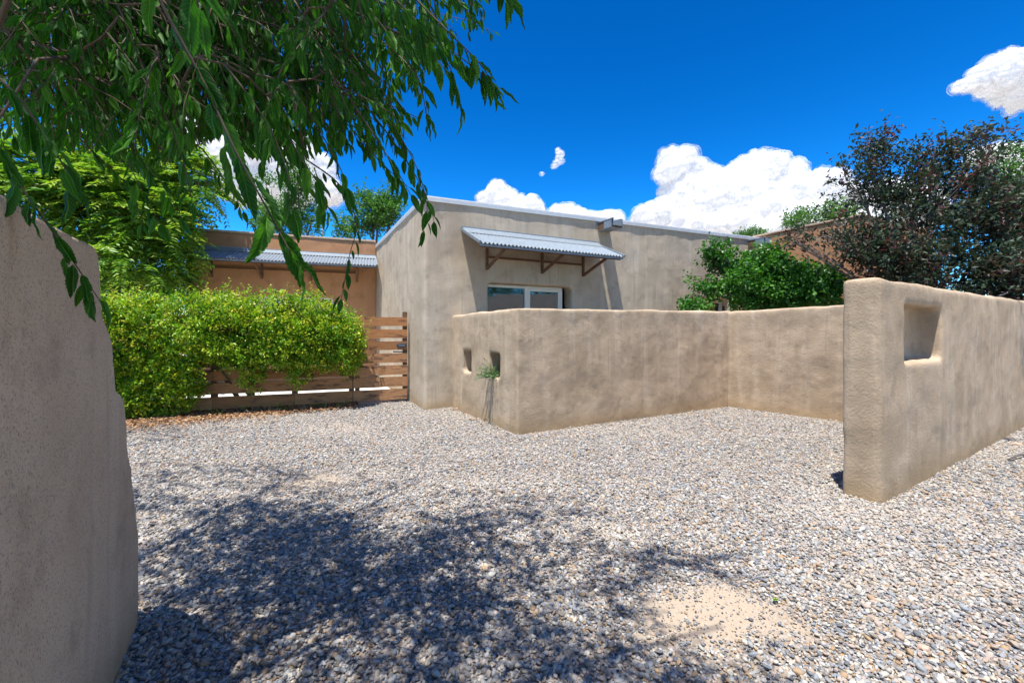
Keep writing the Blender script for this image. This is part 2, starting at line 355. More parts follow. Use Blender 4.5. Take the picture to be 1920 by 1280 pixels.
def cloud(label, parts, Y=4000.0, voxel=3.0, nsub=15, billow=1.0, turn=0.0, wisp=False, fringe=True):
    """parts: (u, v, ru, rv) in photo pixels at distance Y"""
    bm = bmesh.new(); k = Y / F
    def ball(c, r):
        mt = Matrix.Translation(c) @ Matrix.Diagonal((r[0], r[1], r[2], 1)); bmesh.ops.create_icosphere(bm, subdivisions=2, radius=1.0, matrix=mt)
    for (u, v, ru, rv) in parts:
        c = P(u, v, Y); ry = (ru + rv) / 2 * 0.9; ball(c, (ru * k * .9, ry * k * .9, rv * k * .9))
        for q in range(nsub if rv > 15 else nsub // 3):
            d = Vector((rnd.gauss(0, 1), rnd.gauss(0, 1), rnd.gauss(.25, 1))).normalized()
            if d.y > .5: d.y = -d.y
            r = min(ru, rv) * rnd.uniform(.25, .55) * k; ball(c + Vector((d.x * ru, d.y * ry, d.z * rv)) * k * .74, (r, r, r * .9))
    me = bpy.data.meshes.new('t'); bm.to_mesh(me); bm.free(); o = link('t', me)
    md = o.modifiers.new('r', 'REMESH'); md.mode = 'VOXEL'; md.voxel_size = voxel * k
    md = o.modifiers.new('s', 'SMOOTH'); md.factor = .5; md.iterations = 8
    m2 = bpy.data.meshes.new_from_object(o.evaluated_get(bpy.context.evaluated_depsgraph_get())); bpy.data.objects.remove(o); bpy.data.meshes.remove(me)
    n = len(m2.vertices); co = np.empty(n * 3, 'f'); no = np.empty(n * 3, 'f'); m2.vertices.foreach_get('co', co); m2.vertices.foreach_get('normal', no)
    co = co.reshape(-1, 3); no = no.reshape(-1, 3); f1 = 1 / (34 * k); nn = noise.noise
    d = np.array([.5 * abs(nn((x * f1 * .6, y * f1 * .6, z * f1 * .6))) + .6 * abs(nn((x * f1, y * f1, z * f1))) + .42 * abs(nn((x * f1 * 2.3, y * f1 * 2.3, z * f1 * 2.3))) + .14 * abs(nn((x * f1 * 6, y * f1 * 6, z * f1 * 6))) for x, y, z in co.tolist()], 'f')
    co += no * ((d * 20 - 5) * k * billow)[:, None]
    m2.vertices.foreach_set('co', co.ravel()); m2.polygons.foreach_set('use_smooth', [True] * len(m2.polygons)); m2.update()
    o = link('cloud', m2, M['fringe_a'] if wisp else M['cloud']); o.rotation_euler = (0, 0, turn); o['label'] = label; o['category'] = 'cloud'; o['group'] = 'cumulus clouds'
    if fringe:
        nn2 = np.empty(n * 3, 'f'); m2.vertices.foreach_get('normal', nn2); nn2 = nn2.reshape(-1, 3)
        for offp, mt_ in ((3.0 * min(1, billow + .2), 'fringe_a'), (6.5 * min(1, billow + .2), 'fringe_b')):
            m3 = m2.copy(); m3.materials.clear(); m3.materials.append(M[mt_]); m3.vertices.foreach_set('co', (co + nn2 * offp * k * (0.5 + d[:, None])).astype('f').ravel()); m3.update()
            link('fringe', m3, None, o, kind='stuff')
cloud('great white cumulus with a rounded tower standing over the roof end', [(1268,322,36,38),(1300,365,55,46),(1405,352,72,50),(1480,348,40,34),(1360,395,150,62),(1500,392,95,60),(1240,415,56,40),
      (1590,400,72,48),(1670,405,80,55),(1430,450,260,60),(1550,362,32,28)], voxel=2.6)
cloud('low white cumulus peeking over the middle of the grey roofline', [(936,376,36,28),(985,390,42,20),(1060,398,36,13),(960,412,70,24),(1145,404,26,9),(1090,415,90,14)], Y=4300, voxel=2.2, billow=.5)
cloud('white cumulus behind the drooping elm branches', [(470,290,92,60),(560,318,56,48),(606,362,40,22),(395,245,52,32),(500,350,90,42)], Y=3900)
cloud('ragged white cloud high above the purple tree', [(1880,145,52,38),(1925,128,50,30),(1815,158,26,8),(1840,148,26,18),(1915,180,40,22),(1990,150,70,40)], Y=3600, voxel=1.8, billow=1.0)
cloud('white cloud low behind the top of the purple tree', [(1870,292,54,18),(1940,300,60,34),(2010,300,70,40)], Y=4200, billow=.6)
cloud('tiny torn wisp of cloud in the open blue sky', [(1050,290,4,5),(1047,297,5,4),(1052,302,6,3),(1043,306,5,3),(1038,312,4,2),(1046,284,2,3)], Y=3800, voxel=1.0, nsub=14, billow=.2, wisp=True)
cloud('tiniest cloud scrap below the torn wisp', [(1016,326,5,3)], Y=3800, voxel=1.2, nsub=10, billow=.15, wisp=True)

for k in range(15):      # unseen cumulus added outside the frame, as neutral fill for the blue shade
    uu = 960 + rnd.uniform(-60, 60); v_ = rnd.choice((430, 330, 200, 60, -150)); w_ = rnd.uniform(120, 190)
    cloud('unseen cumulus added out of frame as neutral fill light', [(uu + w_ * q, v_ - abs(rnd.gauss(0, 22)) * (1.3 - abs(q)), rnd.uniform(60, 110), rnd.uniform(38, 70)) for q in (-1, -.6, -.2, .2, .6, 1)], voxel=6, nsub=10, fringe=False, turn=-R(72 + k * 15.4))

# ------------------------------------------------------------------ ground
def sheet(name, x0, x1, y0, y1, z, mat, n=1, kind='structure'):
    mb = MB().add([(x0, y0, z), (x1, y0, z), (x1, y1, z), (x0, y1, z)], [(0, 1, 2, 3)])
    return mb.build(name, mat, kind=kind)
sheet('ground', -12000, 12000, -12000, 12000, -0.012, M['earth'])
SAND = [(1345, 1150, 0.9, 0.30, 0.72), (575, 905, 0.75, 0.38, 0.52), (1260, 1125, 0.35, 0.2, 0.6), (640, 800, 1.0, 0.3, 0.35)]
def sand_at(x, y):
    s = np.zeros_like(x); x, y = x + .13 * np.sin(9 * y + 3 * np.sin(4 * x)) + .05 * np.sin(23 * x + 2), y + .07 * np.sin(8 * x + 1) + .03 * np.sin(27 * y + x * 6)
    for (u, v, rx, ry, a) in SAND:
        c = G(u, v); s = np.maximum(s, a * np.clip(1.35 - np.hypot((x - c.x) / (rx * .62), (y - c.y) / (ry * 1.1)), 0, 1))
    return s
gx = np.linspace(-11, 13, 161); gy = np.linspace(-4, 10, 101)
XX, YY = np.meshgrid(gx, gy); nv = XX.size
me = bpy.data.meshes.new('gravel_yard')
idx = np.arange(nv).reshape(XX.shape)
fs = np.stack([idx[:-1, :-1], idx[:-1, 1:], idx[1:, 1:], idx[1:, :-1]], -1).reshape(-1, 4)
me.from_pydata(np.stack([XX.ravel(), YY.ravel(), np.full(nv, -0.004)], 1).tolist(), [], fs.tolist())
at = me.attributes.new('sand', 'FLOAT', 'POINT'); at.data.foreach_set('value', sand_at(XX.ravel(), YY.ravel()).astype('f'))
link('gravel_yard', me, M['bed'], kind='structure')
# concrete patio behind the fence
pf = [FN0 - FNn * 0.35 + FD * 0.05, FN0 - FNn * 0.35 + FD * 6.2, TW + TD * 5.2 + TN * 0.1, TW + TN * 0.1]
MB().prism([(p.x, p.y) for p in pf], -0.05, 0.02).build('patio', M['concrete'], kind='structure')

# ------------------------------------------------------------------ earth walls
WT = 0.30
cab = [C - D * 0.0, A, B]
zC, zA, zB = zat(591, C.y), zat(577, A.y), zat(583, B.y)
cab2 = [C + (C - A).normalized() * 0.06, A, B + (B - A).normalized() * 0.10]
poly = offset_poly(cab2, WT)
ac = (C - A); acl = ac.length; acd = ac / acl; acn = Vector((acd.y, -acd.x, 0)); acn = acn if acn.x > 0 else -acn   # into the wall
def niche(o, d, inn, s0, s1, z0, z1, depth, mb=None):
    return MB().box(o, d, inn, UP, s0, s1, -0.2, depth, z0, z1)
cut = []
NICHE = []
for (ua, ub, va, vb) in ((868, 882, 657, 697), (917, 935.5, 662, 708)):
    s0, s1 = on_line(ua, A, acd), on_line(ub, A, acd); Ym = (A + acd * (s0 + s1) / 2).y
    cut.append(niche(A, acd, acn, min(s0, s1), max(s0, s1), zat(vb, Ym), zat(va, Ym), 0.24)); NICHE.append(((s0 + s1) / 2, zat(vb, Ym)))
# split the long faces so tops can dip and swell a little
me = adobe_mesh('garden_wall', MB().prism(poly, -0.15, [zC, zA, zB, zB, zA, zC]), cut, 0.024, 11, 0.018)
w = link('garden_wall', me, M['tan']); w['label'] = 'low tan adobe wall with a sharp corner and two small square niches'; w['category'] = 'wall'
jB = 3.42
bd = [B + Dd * (-0.02), B + Dd * jB]
z1, z2 = zat(584, B.y), zat(571, G(1575, 790).y)
me = adobe_mesh('garden_wall', MB().prism(offset_poly([bd[0], bd[1]], WT), -0.15, [z1, z2 + 0.06, z2 + 0.06, z1]), [], 0.026, 20, 0.018)
w = link('garden_wall', me, M['tan']); w['label'] = 'plain low tan adobe wall closing the corner behind the free-standing wall end'; w['category'] = 'wall'
# right wall with its thick end and niche
RL = 9.0; RT = 0.29
pr = [RW0, RW0 + RWd * 0.45, RW0 + RWd * 1.0, RW0 + RWd * RL]
pb = [p - RWn * RT for p in pr][::-1]
zt = [1.95, 1.935, 1.93, 1.96]
s0, s1 = on_line(1699, RW0, RWd), on_line(1768, RW0, RWd)
c1 = MB().box(RW0, RWd, -RWn, UP, s0, s1, -0.2, 0.23, 1.185, 1.725)
me = adobe_mesh('gate_wall', MB().prism(pr + pb, -0.15, zt + zt[::-1]), [c1], 0.024, 20, 0.015)
w = link('gate_wall', me, M['tan']); w['label'] = 'long tan adobe wall with one big rectangular niche near its free end'; w['category'] = 'wall'
# near left wall: ragged, rounded end (outline in the wall's own plane)
L0 = G(258, 1171); L1 = G(217, 1278); Ld = (L1 - L0).normalized(); Ln = Vector((-Ld.y, Ld.x, 0)); Ln = Ln if Ln.x < 0 else -Ln   # away from the camera
def lw(u, v):
    s = on_line(u, L0, Ld); p = L0 + Ld * s; return s, zat(v, p.y)
prof = [lw(*q) for q in ((258, 1171), (262, 1080), (262, 1005), (256, 950), (247, 872), (240, 840), (236, 770), (232, 745), (217, 728), (214, 640), (203, 606), (194, 590), (190, 510), (188, 478), (176, 455), (120, 430), (60, 392), (20, 367), (-40, 345))]
prof[0] = (prof[0][0], -0.15)
prof += [(3.6, 1.86), (3.6, -0.15)]
LT = 0.34; n = len(prof)
vs = [L0 + Ld * s + UP * z for s, z in prof] + [L0 + Ld * s + UP * z + Ln * LT for s, z in prof]
mb = MB().add(vs, [tuple(range(n)), tuple(range(n, 2 * n))[::-1]] + [(i, (i + 1) % n, n + (i + 1) % n, n + i) for i in range(n)])
me = adobe_mesh('gate_wall', mb, [], 0.017, 5, 0.007)
w = link('gate_wall', me, M['nearwall']); w['label'] = 'shaded speckled adobe wall end with a ragged stepped edge, under the leafy branches'; w['category'] = 'wall'

# ------------------------------------------------------------------ houses
def corrugated(o, d, out, t0, t1, zb, proj, zf, pitch=0.078, amp=0.017):
    """awning sheet: from the wall (height zb) out by proj to height zf, ridges running down the slope"""
    mb = MB(); n = int((t1 - t0) / pitch * 6); v = []
    nrm = Vector((0, 0, 1))
    for i in range(n + 1):
        s = t0 + (t1 - t0) * i / n; h = amp * math.sin(2 * math.pi * (s - t0) / pitch)
        for (pr_, z) in ((0.02, zb), (proj, zf)): v.append(o + d * s + out * pr_ + UP * (z + h))
    f = [(2 * i, 2 * i + 1, 2 * i + 3, 2 * i + 2) for i in range(n)]
    b = len(v); v2 = [x - UP * 0.004 for x in v]; mb.add(v + v2, f + [tuple(b + k for k in q[::-1]) for q in f])
    return mb
def awning(parent, o, d, out, t0, t1, zb, proj, zf, brackets, label=None):
    a = corrugated(o, d, out, t0, t1, zb, proj, zf).build('awning', M['galv'], parent, smooth=True)
    sl_ = (zb - zf) / proj
    lo = min(t0, t1); hi = max(t0, t1)
    MB().box(o, d, out, UP, lo - 0.02, hi + 0.02, 0.003, 0.05, zb - 0.015, zb + 0.07).build('wall_flashing', M['galv'], a)
    MB().box(o, d, out, UP, min(brackets) + 0.03, max(brackets) - 0.03, 0.003, 0.04, zb - 0.50, zb - 0.46).build('rail', M['bracket'], a)
    ap = MB()      # apron flashing lying on the ridges along the wall
    f0 = 0.045; f1_ = 0.24; zt0 = zb + 0.05; zt1 = zb - sl_ * f1_ + 0.026
    q = [o + d * lo + out * f0 + UP * zt0, o + d * hi + out * f0 + UP * zt0, o + d * hi + out * f1_ + UP * zt1, o + d * lo + out * f1_ + UP * zt1]
    ap.add(q + [x - UP * 0.004 for x in q], [(0, 1, 2, 3), (7, 6, 5, 4), (0, 4, 5, 1), (1, 5, 6, 2), (2, 6, 7, 3), (3, 7, 4, 0)]); ap.build('apron_flashing', M['galv'], a)
    MB().box(o, d, out, UP, lo + 0.005, hi - 0.005, proj - 0.035, proj - 0.027, zf - 0.055, zf - 0.012).build('drip_edge', M['galv'], a)
    # front purlin just under the sheet, and side flashings down the slope
    pz = zf + sl_ * 0.07 - 0.02
    MB().box(o, d, out, UP, lo + 0.03, hi - 0.05, proj - 0.10, proj - 0.06, pz - 0.075, pz - 0.005).build('purlin', M['bracket'], a)
    for s in (lo, hi):
        p0 = o + d * s + out * 0.03 + UP * (zb + 0.006); p1 = o + d * s + out * (proj + 0.005) + UP * (zf + 0.006)
        MB().beam(p0, p1, 0.035, 0.05).build('side_flashing', M['galv'], a)
    for s in brackets:
        br = MB()
        br.box(o + d * s, d, out, UP, -0.024, 0.024, 0.003, 0.045, zb - 0.74, zb - 0.045)
        br.beam(o + d * s + out * 0.03 + UP * (zb - 0.715), o + d * s + out * (proj - 0.12) + UP * (pz - 0.07), 0.045, 0.05)
        br.beam(o + d * s + out * 0.05 + UP * (zb - 0.06), o + d * s + out * (proj - 0.09) + UP * (zf + sl_ * 0.09 - 0.055), 0.05, 0.06)
        br.build('bracket', M['bracket'], a)
    return a
def window(parent, o, d, inn, s0, s1, z0, z1, depth, mull):
    """frame set back in the opening; casements separated at the fractions in mull"""
    fr = MB(); fw = 0.055
    fr.box(o, d, inn, UP, s0, s1, depth, depth + 0.07, z1 - fw, z1); fr.box(o, d, inn, UP, s0, s1, depth, depth + 0.07, z0, z0 + fw)
    for s in (s0, s1 - fw): fr.box(o, d, inn, UP, s, s + fw, depth, depth + 0.07, z0 + fw, z1 - fw)
    xs = [s0 + fw] + [s0 + (s1 - s0) * q for q in mull] + [s1 - fw]
    w = fr.build('window', M['white'], parent, bevel=0.006)
    for i in range(len(xs) - 1):
        a, b_ = xs[i] + (0.045 if i else 0), xs[i + 1] - (0.045 if i < len(xs) - 2 else 0)
        if i: MB().box(o, d, inn, UP, xs[i] - 0.045, xs[i] + 0.045, depth - 0.004, depth + 0.066, z0 + fw, z1 - fw).build('mullion', M['white'], w, bevel=0.005)
        if i == 1 or len(xs) == 2:
            sh = MB(); q = 0.05
            sh.box(o, d, inn, UP, a, b_, depth + .012, depth + .052, z1 - fw - q, z1 - fw); sh.box(o, d, inn, UP, a, b_, depth + .012, depth + .052, z0 + fw, z0 + fw + q)
            sh.box(o, d, inn, UP, a, a + q, depth + .012, depth + .052, z0 + fw + q, z1 - fw - q); sh.box(o, d, inn, UP, b_ - q, b_, depth + .012, depth + .052, z0 + fw + q, z1 - fw - q)
            sh.build('sash', M['white'], w, bevel=0.005)
        MB().box(o, d, inn, UP, a, b_, depth + .03, depth + .036, z0 + fw, z1 - fw).build('pane', M['glass'], w)
    return w
# grey house
hz0 = 3.95; hz1 = zat(447, Hc.y) - 0.03
house = thing('adobe_house', 'grey-tan stucco house with flat roof, metal coping and small corrugated awning', 'house')
s0 = on_line(917, E, D); s1 = on_line(1073, E, D); s1w = on_line(1061, E, D); wz = 2.43
x0 = on_line(1296, E, D); x1 = on_line(1366, E, D)
cuts = [MB().box(E, D, SD, UP, s0, s1, -0.3, 0.8, 1.0, wz), MB().box(E, D, SD, UP, x0, x1, -0.3, 0.8, 1.0, 2.34)]
HT = 0.36
poly = offset_poly([Fc + SD * 0.3, E, Hc + D * 0.05], HT)
me = adobe_mesh('wall', MB().prism(poly, -0.15, [hz0, hz0, hz1, hz1, hz0, hz0]), cuts, 0.036, 6, 0.012)
link('wall', me, M['house'], house)
bk = Hc + SD * 5.0; fb = Fc + SD * 0.3
mbw = MB().box(Hc, SD, D, UP, 0.37, 5.0, -0.25, 0.05, -0.1, 3.9)
mbw.build('rear_wall', M['house'], house)
rp_ = [fb + D * 0.1, E + SD * 0.1 + D * 0.1, Hc + SD * 0.1 - D * 0.02, Hc + SD * 5.0, ]
rl = [p for p in rp_]
rb = MB().box(E, D, SD, UP, 0.05, t_end - 0.05, 5.0, 5.3, -0.1, 3.9); rb.build('rear_wall', M['house'], house)
MB().box(E, D, SD, UP, 0.37, t_end - 0.26, 0.37, 4.99, 3.62, 3.78).build('roof', M['roofing'], house)
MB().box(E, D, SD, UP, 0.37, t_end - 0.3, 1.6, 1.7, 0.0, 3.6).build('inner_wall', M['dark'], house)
window(house, E, D, SD, s0, s1w + 0.04, 1.0, wz - 0.004, 0.20, [0.515])
window(house, E, D, SD, x0, x1, 1.0, 2.336, 0.20, [])
# metal coping, mitred by butting the runs at the corner
cp = MB()
def coping_run(mb, p, q, out, inn_w, zp, zq, over=0.028, drop=0.075):
    v = []
    for (o, z) in ((p, zp), (q, zq)):
        for (off, dz) in ((over, -drop), (over, 0.0), (over * 0.8, 0.022), (-inn_w, 0.03), (-inn_w, -drop)): v.append(o + out * off + UP * (z + dz))
    f = [(i, (i + 1) % 5, 5 + (i + 1) % 5, 5 + i) for i in range(5)] + [(4, 3, 2, 1, 0), (5, 6, 7, 8, 9)]
    mb.add(v, f)
coping_run(cp, E + D * 0.0 - D * 0.028, Hc + D * 0.08, NF, HT + 0.02, hz0 + 0.015, hz1 + 0.015)
cp.build('coping', M['coping'], house)
cp = MB(); coping_run(cp, E + SD * 0.02, Fc + SD * 0.32, -D, HT + 0.02, hz0 + 0.012, hz0 + 0.012)
cp.build('coping', M['coping'], house)
awning(house, E, D, NF, on_line(866, E, D), on_line(1119, E, D), 3.42, 0.92, 3.02, [1.27, 2.55, 3.62])
def canale(s, ztop):
    o = E + D * s
    c = MB(); L = 0.48; wd_ = 0.30
    c.box(o, D, NF, UP, 0, wd_, 0.0, L - .02, ztop - 0.20, ztop - 0.175)
    for a in (0, wd_ - 0.03): c.box(o, D, NF, UP, a, a + 0.03, 0.0, L - .02, ztop - 0.175, ztop - 0.03)
    k = c.build('canale', M['bracket'], house)
    g = MB()
    g.box(o, D, NF, UP, -0.004, wd_ + 0.004, -0.01, L, ztop - 0.206, ztop - 0.2015)
    for a in (-0.006, wd_ + 0.001): g.box(o, D, NF, UP, a, a + 0.005, L * 0.45, L, ztop - 0.2, ztop - 0.02)
    for a in (0.031, wd_ - 0.036): g.box(o, D, NF, UP, a, a + 0.005, 0.0, L + 0.02, ztop - 0.17, ztop + 0.005)
    for a in (-0.012, wd_ - 0.034): g.box(o, D, NF, UP, a, a + 0.046, 0.004, L + 0.02, ztop - 0.027, ztop - 0.021)
    g.box(o, D, NF, UP, 0.036, wd_ - 0.036, 0, L + 0.05, ztop - 0.172, ztop - 0.168)
    g.box(o, D, NF, UP, -0.05, 0.0, 0.003, 0.012, ztop - 0.1, ztop + 0.07)
    g.build('metal_liner', M['galv'], k)
canale(on_line(1121, E, D), zat(433, (E + D * 4.06).y) + 0.20)
canale(on_line(1402, E, D), zat(463, (E + D * on_line(1402, E, D)).y) + 0.20)

# left terracotta wing
wing = thing('terracotta_wing', 'orange-brown stucco wing behind the hedge with long corrugated awning', 'house')
zT = 4.06
wa, wb = on_line(625, TW, TD), on_line(482, TW, TD)
poly = offset_poly([TW + TD * (t_left) - TN * 4.0, TW + TD * t_left, TW - TD * 0.0], 0.36)
me = adobe_mesh('wall', MB().prism(poly, -0.15, zT), [MB().box(TW, TD, -TN, UP, wa, wb, -0.3, 0.9, 0.95, 2.40)], 0.036, 6, 0.010)
link('wall', me, M['terra'], wing)
window(wing, TW, TD, -TN, wa, wb, 0.95, 2.396, 0.12, [0.5])
MB().box(TW, TD, -TN, UP, 0.05, t_left - 0.37, 0.37, 4.0, 3.6, 3.75).build('roof', M['roofing'], wing)
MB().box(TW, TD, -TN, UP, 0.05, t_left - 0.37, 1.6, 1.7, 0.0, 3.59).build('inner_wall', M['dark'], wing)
MB().box(TW, TD, -TN, UP, 0.02, t_left + 0.02, -0.02, 0.38, zT - 0.01, zT + 0.05).build('parapet_cap', M['tcoping'], wing, bevel=0.015)
awning(wing, TW, TD, TN, 0.03, on_line(374, TW, TD), 3.60, 1.0, 3.23, [0.55, 1.75, 2.95, 4.1])

# right terracotta wing
rw = thing('terracotta_wing', 'orange-brown stucco block beyond the end of the grey house, behind the purple tree', 'house')
zR = 4.28; RLn = 2.4
MB().box(Hc + D * 0.10, NF, D, UP, -0.4, RLn, 0.0, 4.0, -0.15, zR).build('wall', M['terra'], rw, bevel=0.06)
MB().box(Hc + D * 0.10, NF, D, UP, -0.42, RLn + 0.02, -0.03, 4.0, zR - 0.002, zR + 0.05).build('parapet_cap', M['tcoping'], rw, bevel=0.015)

# ------------------------------------------------------------------ fence and gate
hs_ = [0.215, 0.20, 0.195, 0.19, 0.175, 0.175, 0.18]; gp = [0.05, 0.045, 0.055, 0.07, 0.07, 0.07]
rows = []; z = 0.055
for i, h in enumerate(hs_):
    rows.append((z, z + h)); z += h + (gp[i] if i < 6 else 0)
def board(parent, s0, s1, z0, z1, jit=0.0):
    L = s1 - s0; c = FN0 + FD * (s0 + L / 2) + UP * (z0 + z1) / 2
    mb = MB(); n = 5; h = (z1 - z0) / 2; v = []
    for i in range(n + 1):
        x = -L / 2 + L * i / n
        a = h + rnd.uniform(-.004, .004); b_ = h + rnd.uniform(-.004, .004)
        v += [(x, -0.017, -a), (x, 0.017, -a), (x, 0.017, b_), (x, -0.017, b_)]
    f = [(4 * i + k, 4 * i + (k + 1) % 4, 4 * (i + 1) + (k + 1) % 4, 4 * (i + 1) + k) for i in range(n) for k in range(4)] + [(3, 2, 1, 0), tuple(4 * n + k for k in range(4))]
    o = mb.add(v, f).build('plank', M['cedar'], parent)
    o.location = c + FNn * jit; o.rotation_euler = (0, 0, math.atan2(-FD.y, -FD.x)); return o
sg = on_line(661, FN0, FD)
gate = thing('wooden_gate', 'narrow gate of seven horizontal cedar planks beside the grey house corner', 'gate')
for z0, z1 in rows: board(gate, 0.02 + rnd.uniform(0, .015), sg - 0.012, z0, z1, rnd.uniform(-.003, .003))
for s, zt_ in ((0.07, 1.86), (sg - 0.09, 1.66)):
    MB().box(FN0, FD, -FNn, UP, s - 0.045, s + 0.045, 0.022, 0.10, 0.05, zt_).build('post', M['bracket'], gate, bevel=0.004)
hp = MB(); zc = (rows[4][0] + rows[4][1]) / 2; sc_ = on_line(753, FN0, FD)
pl = [(0.10 * math.copysign(abs(math.cos(a)) ** 0.6, math.cos(a)), 0.042 * math.copysign(abs(math.sin(a)) ** 0.6, math.sin(a))) for a in [2 * math.pi * i / 20 for i in range(20)]]
vs = [FN0 + FD * (sc_ + x) + FNn * 0.021 + UP * (zc + y) for x, y in pl] + [FN0 + FD * (sc_ + x * .95) + FNn * 0.033 + UP * (zc + y * .92) for x, y in pl]
hp.add(vs, [tuple(range(20))[::-1], tuple(range(20, 40))] + [(i, (i + 1) % 20, 20 + (i + 1) % 20, 20 + i) for i in range(20)])
hpo = hp.build('latch_plate', M['iron'], gate)
for yy in (-0.012, 0.012):
    MB().box(FN0 + FD * sc_ + UP * (zc + yy), FD, FNn, UP, -0.06, 0.06, 0.0335, 0.038, -0.004, 0.004).build('raised_bar', M['galv'], hpo)
MB().beam(FN0 + FD * (sc_ - 0.05) - FNn * 0.03 + UP * (zc - 0.135), FN0 + FD * (sc_ + 0.17) - FNn * 0.03 + UP * (zc - 0.125), 0.02, 0.022).build('latch_bar', M['iron'], gate)
fence = thing('wooden_fence', 'fence of horizontal cedar planks largely hidden under the flowering hedge', 'fence')
joints = [sg] + [on_line(u, FN0, FD) for u in (553, 399, 225)] + [on_line(225, FN0, FD) + 1.9, on_line(225, FN0, FD) + 3.8]
for i in range(len(joints) - 1):
    for z0, z1 in rows[:7]: board(fence, joints[i] + 0.002, joints[i + 1] - 0.002, z0 + rnd.uniform(-.006, .006), z1, rnd.uniform(-.003, .003))
for u in (659, 552, 470, 400, 310, 228):
    s = on_line(u, FN0, FD); MB().box(FN0, FD, -FNn, UP, s - 0.05, s + 0.05, 0.022, 0.11, -0.05, 1.6).build('post', M['bracket'], fence, bevel=0.004)

# ------------------------------------------------------------------ gravel
def scatter(n, y0, y1):
    """points spread over the part of the yard around the view, nearest first densest"""
    y = rng.uniform(y0, y1, n * 2); x = rng.uniform(-1.4, 1.4, n * 2) * y1
    k = np.abs(x) < 1.28 * y + 0.25; x, y = x[k], y[k]
    # keep stones in front of the walls and the fence
    def side(p, d, x, y): return (x - p.x) * d.y - (y - p.y) * d.x      # >0 right of d
    ok = side(FN0, -FD, x, y) > 0.0
    inb = np.ones_like(ok)
    inb &= ~((side(A, (C - A), x, y) > -0.0) & (side(A, (B - A), x, y) < 0.0) & (x < B.x) & (x > C.x - 0.6) & (side(E, -D, x, y) > 99))
    # behind the garden wall
    bad = (side(A, (C - A).normalized(), x, y) > 0.02) & (side(A, (B - A).normalized(), x, y) < -0.02)
    bad |= (side(B, Dd, x, y) < -0.02) & (side(RW0, RWd, x, y) < -0.1) & (x > B.x)
    bad |= (side(RW0, RWd, x, y) < -0.01) & (side(RW0, RWd, x, y) > -RT) & ((x - RW0.x) * RWd.x + (y - RW0.y) * RWd.y > 0)
    bad |= (side(E, D, x, y) < 0) & (side(E, SD, x, y) > 0)
    ok &= ~bad
    return x[ok][:n], y[ok][:n]
pts = []
for (y0, y1, dens) in ((1.3, 2.6, 6800), (2.6, 4.2, 5400), (4.2, 6.0, 3000), (6.0, 9.0, 900)):
    area = (y1 - y0) * 2.7 * (y1 + y0) / 2
    x, y = scatter(int(area * dens), y0, y1)
    k = rng.random(x.size) > sand_at(x, y) * 1.12 * (0.55 + 0.7 * rng.random(x.size)); pts.append(np.stack([x[k], y[k]], 1))
pts = np.concatenate(pts); n = len(pts); small = 1 - 0.5 * np.clip(sand_at(pts[:, 0], pts[:, 1]) * 1.4, 0, 1)
size = np.clip(rng.lognormal(math.log(0.0074), 0.36, n), 0.0036, 0.0165) * small
zz = rng.uniform(-0.003, 0.010, n) * (size / 0.0105)
me = bpy.data.meshes.new('gravel'); me.vertices.add(n)
me.vertices.foreach_set('co', np.stack([pts[:, 0], pts[:, 1], zz], 1).astype('f').ravel())
a = me.attributes.new('rot', 'FLOAT_VECTOR', 'POINT'); a.data.foreach_set('vector', np.stack([rng.normal(0, .35, n), rng.normal(0, .35, n), rng.uniform(0, 6.28, n)], 1).astype('f').ravel())
a = me.attributes.new('scl', 'FLOAT_VECTOR', 'POINT'); a.data.foreach_set('vector', (np.stack([rng.uniform(.9, 1.45, n), rng.uniform(.7, 1.05, n), rng.uniform(.4, .75, n)], 1) * size[:, None]).astype('f').ravel())
gro = link('gravel', me, None, kind='stuff'); me.materials.append(M['stone'])
gro['label'] = 'loose grey and tan river gravel covering the yard'; gro['category'] = 'gravel'
gn = bpy.data.node_groups.new('gravel_stones', 'GeometryNodeTree')
gn.interface.new_socket('Geometry', in_out='INPUT', socket_type='NodeSocketGeometry'); gn.interface.new_socket('Geometry', in_out='OUTPUT', socket_type='NodeSocketGeometry')
i_ = gn.nodes.new('NodeGroupInput'); o_ = gn.nodes.new('NodeGroupOutput')
g2i = gn.nodes.new('GeometryNodeGeometryToInstance')
for k in range(4):
    ic = gn.nodes.new('GeometryNodeMeshIcoSphere'); ic.inputs['Radius'].default_value = 1.0; ic.inputs['Subdivisions'].default_value = 2
    nzn = gn.nodes.new('ShaderNodeTexNoise'); nzn.noise_dimensions = '4D'; nzn.inputs['W'].default_value = k * 7.3; nzn.inputs['Scale'].default_value = 0.9; nzn.inputs['Detail'].default_value = 1.0
    vs_ = gn.nodes.new('ShaderNodeVectorMath'); vs_.operation = 'SUBTRACT'; vs_.inputs[1].default_value = (.5, .5, .5); gn.links.new(nzn.outputs['Color'], vs_.inputs[0])
    vm = gn.nodes.new('ShaderNodeVectorMath'); vm.operation = 'SCALE'; vm.inputs['Scale'].default_value = 1.5; gn.links.new(vs_.outputs[0], vm.inputs[0])
    sp = gn.nodes.new('GeometryNodeSetPosition'); gn.links.new(ic.outputs[0], sp.inputs[0]); gn.links.new(vm.outputs[0], sp.inputs['Offset'])
    ss = gn.nodes.new('GeometryNodeSetShadeSmooth'); gn.links.new(sp.outputs[0], ss.inputs[0])
    sm_ = gn.nodes.new('GeometryNodeSetMaterial'); sm_.inputs['Material'].default_value = M['stone']; gn.links.new(ss.outputs[0], sm_.inputs[0])
    gn.links.new(sm_.outputs[0], g2i.inputs[0])
iop = gn.nodes.new('GeometryNodeInstanceOnPoints'); gn.links.new(i_.outputs[0], iop.inputs['Points']); gn.links.new(g2i.outputs[0], iop.inputs['Instance'])
iop.inputs['Pick Instance'].default_value = True
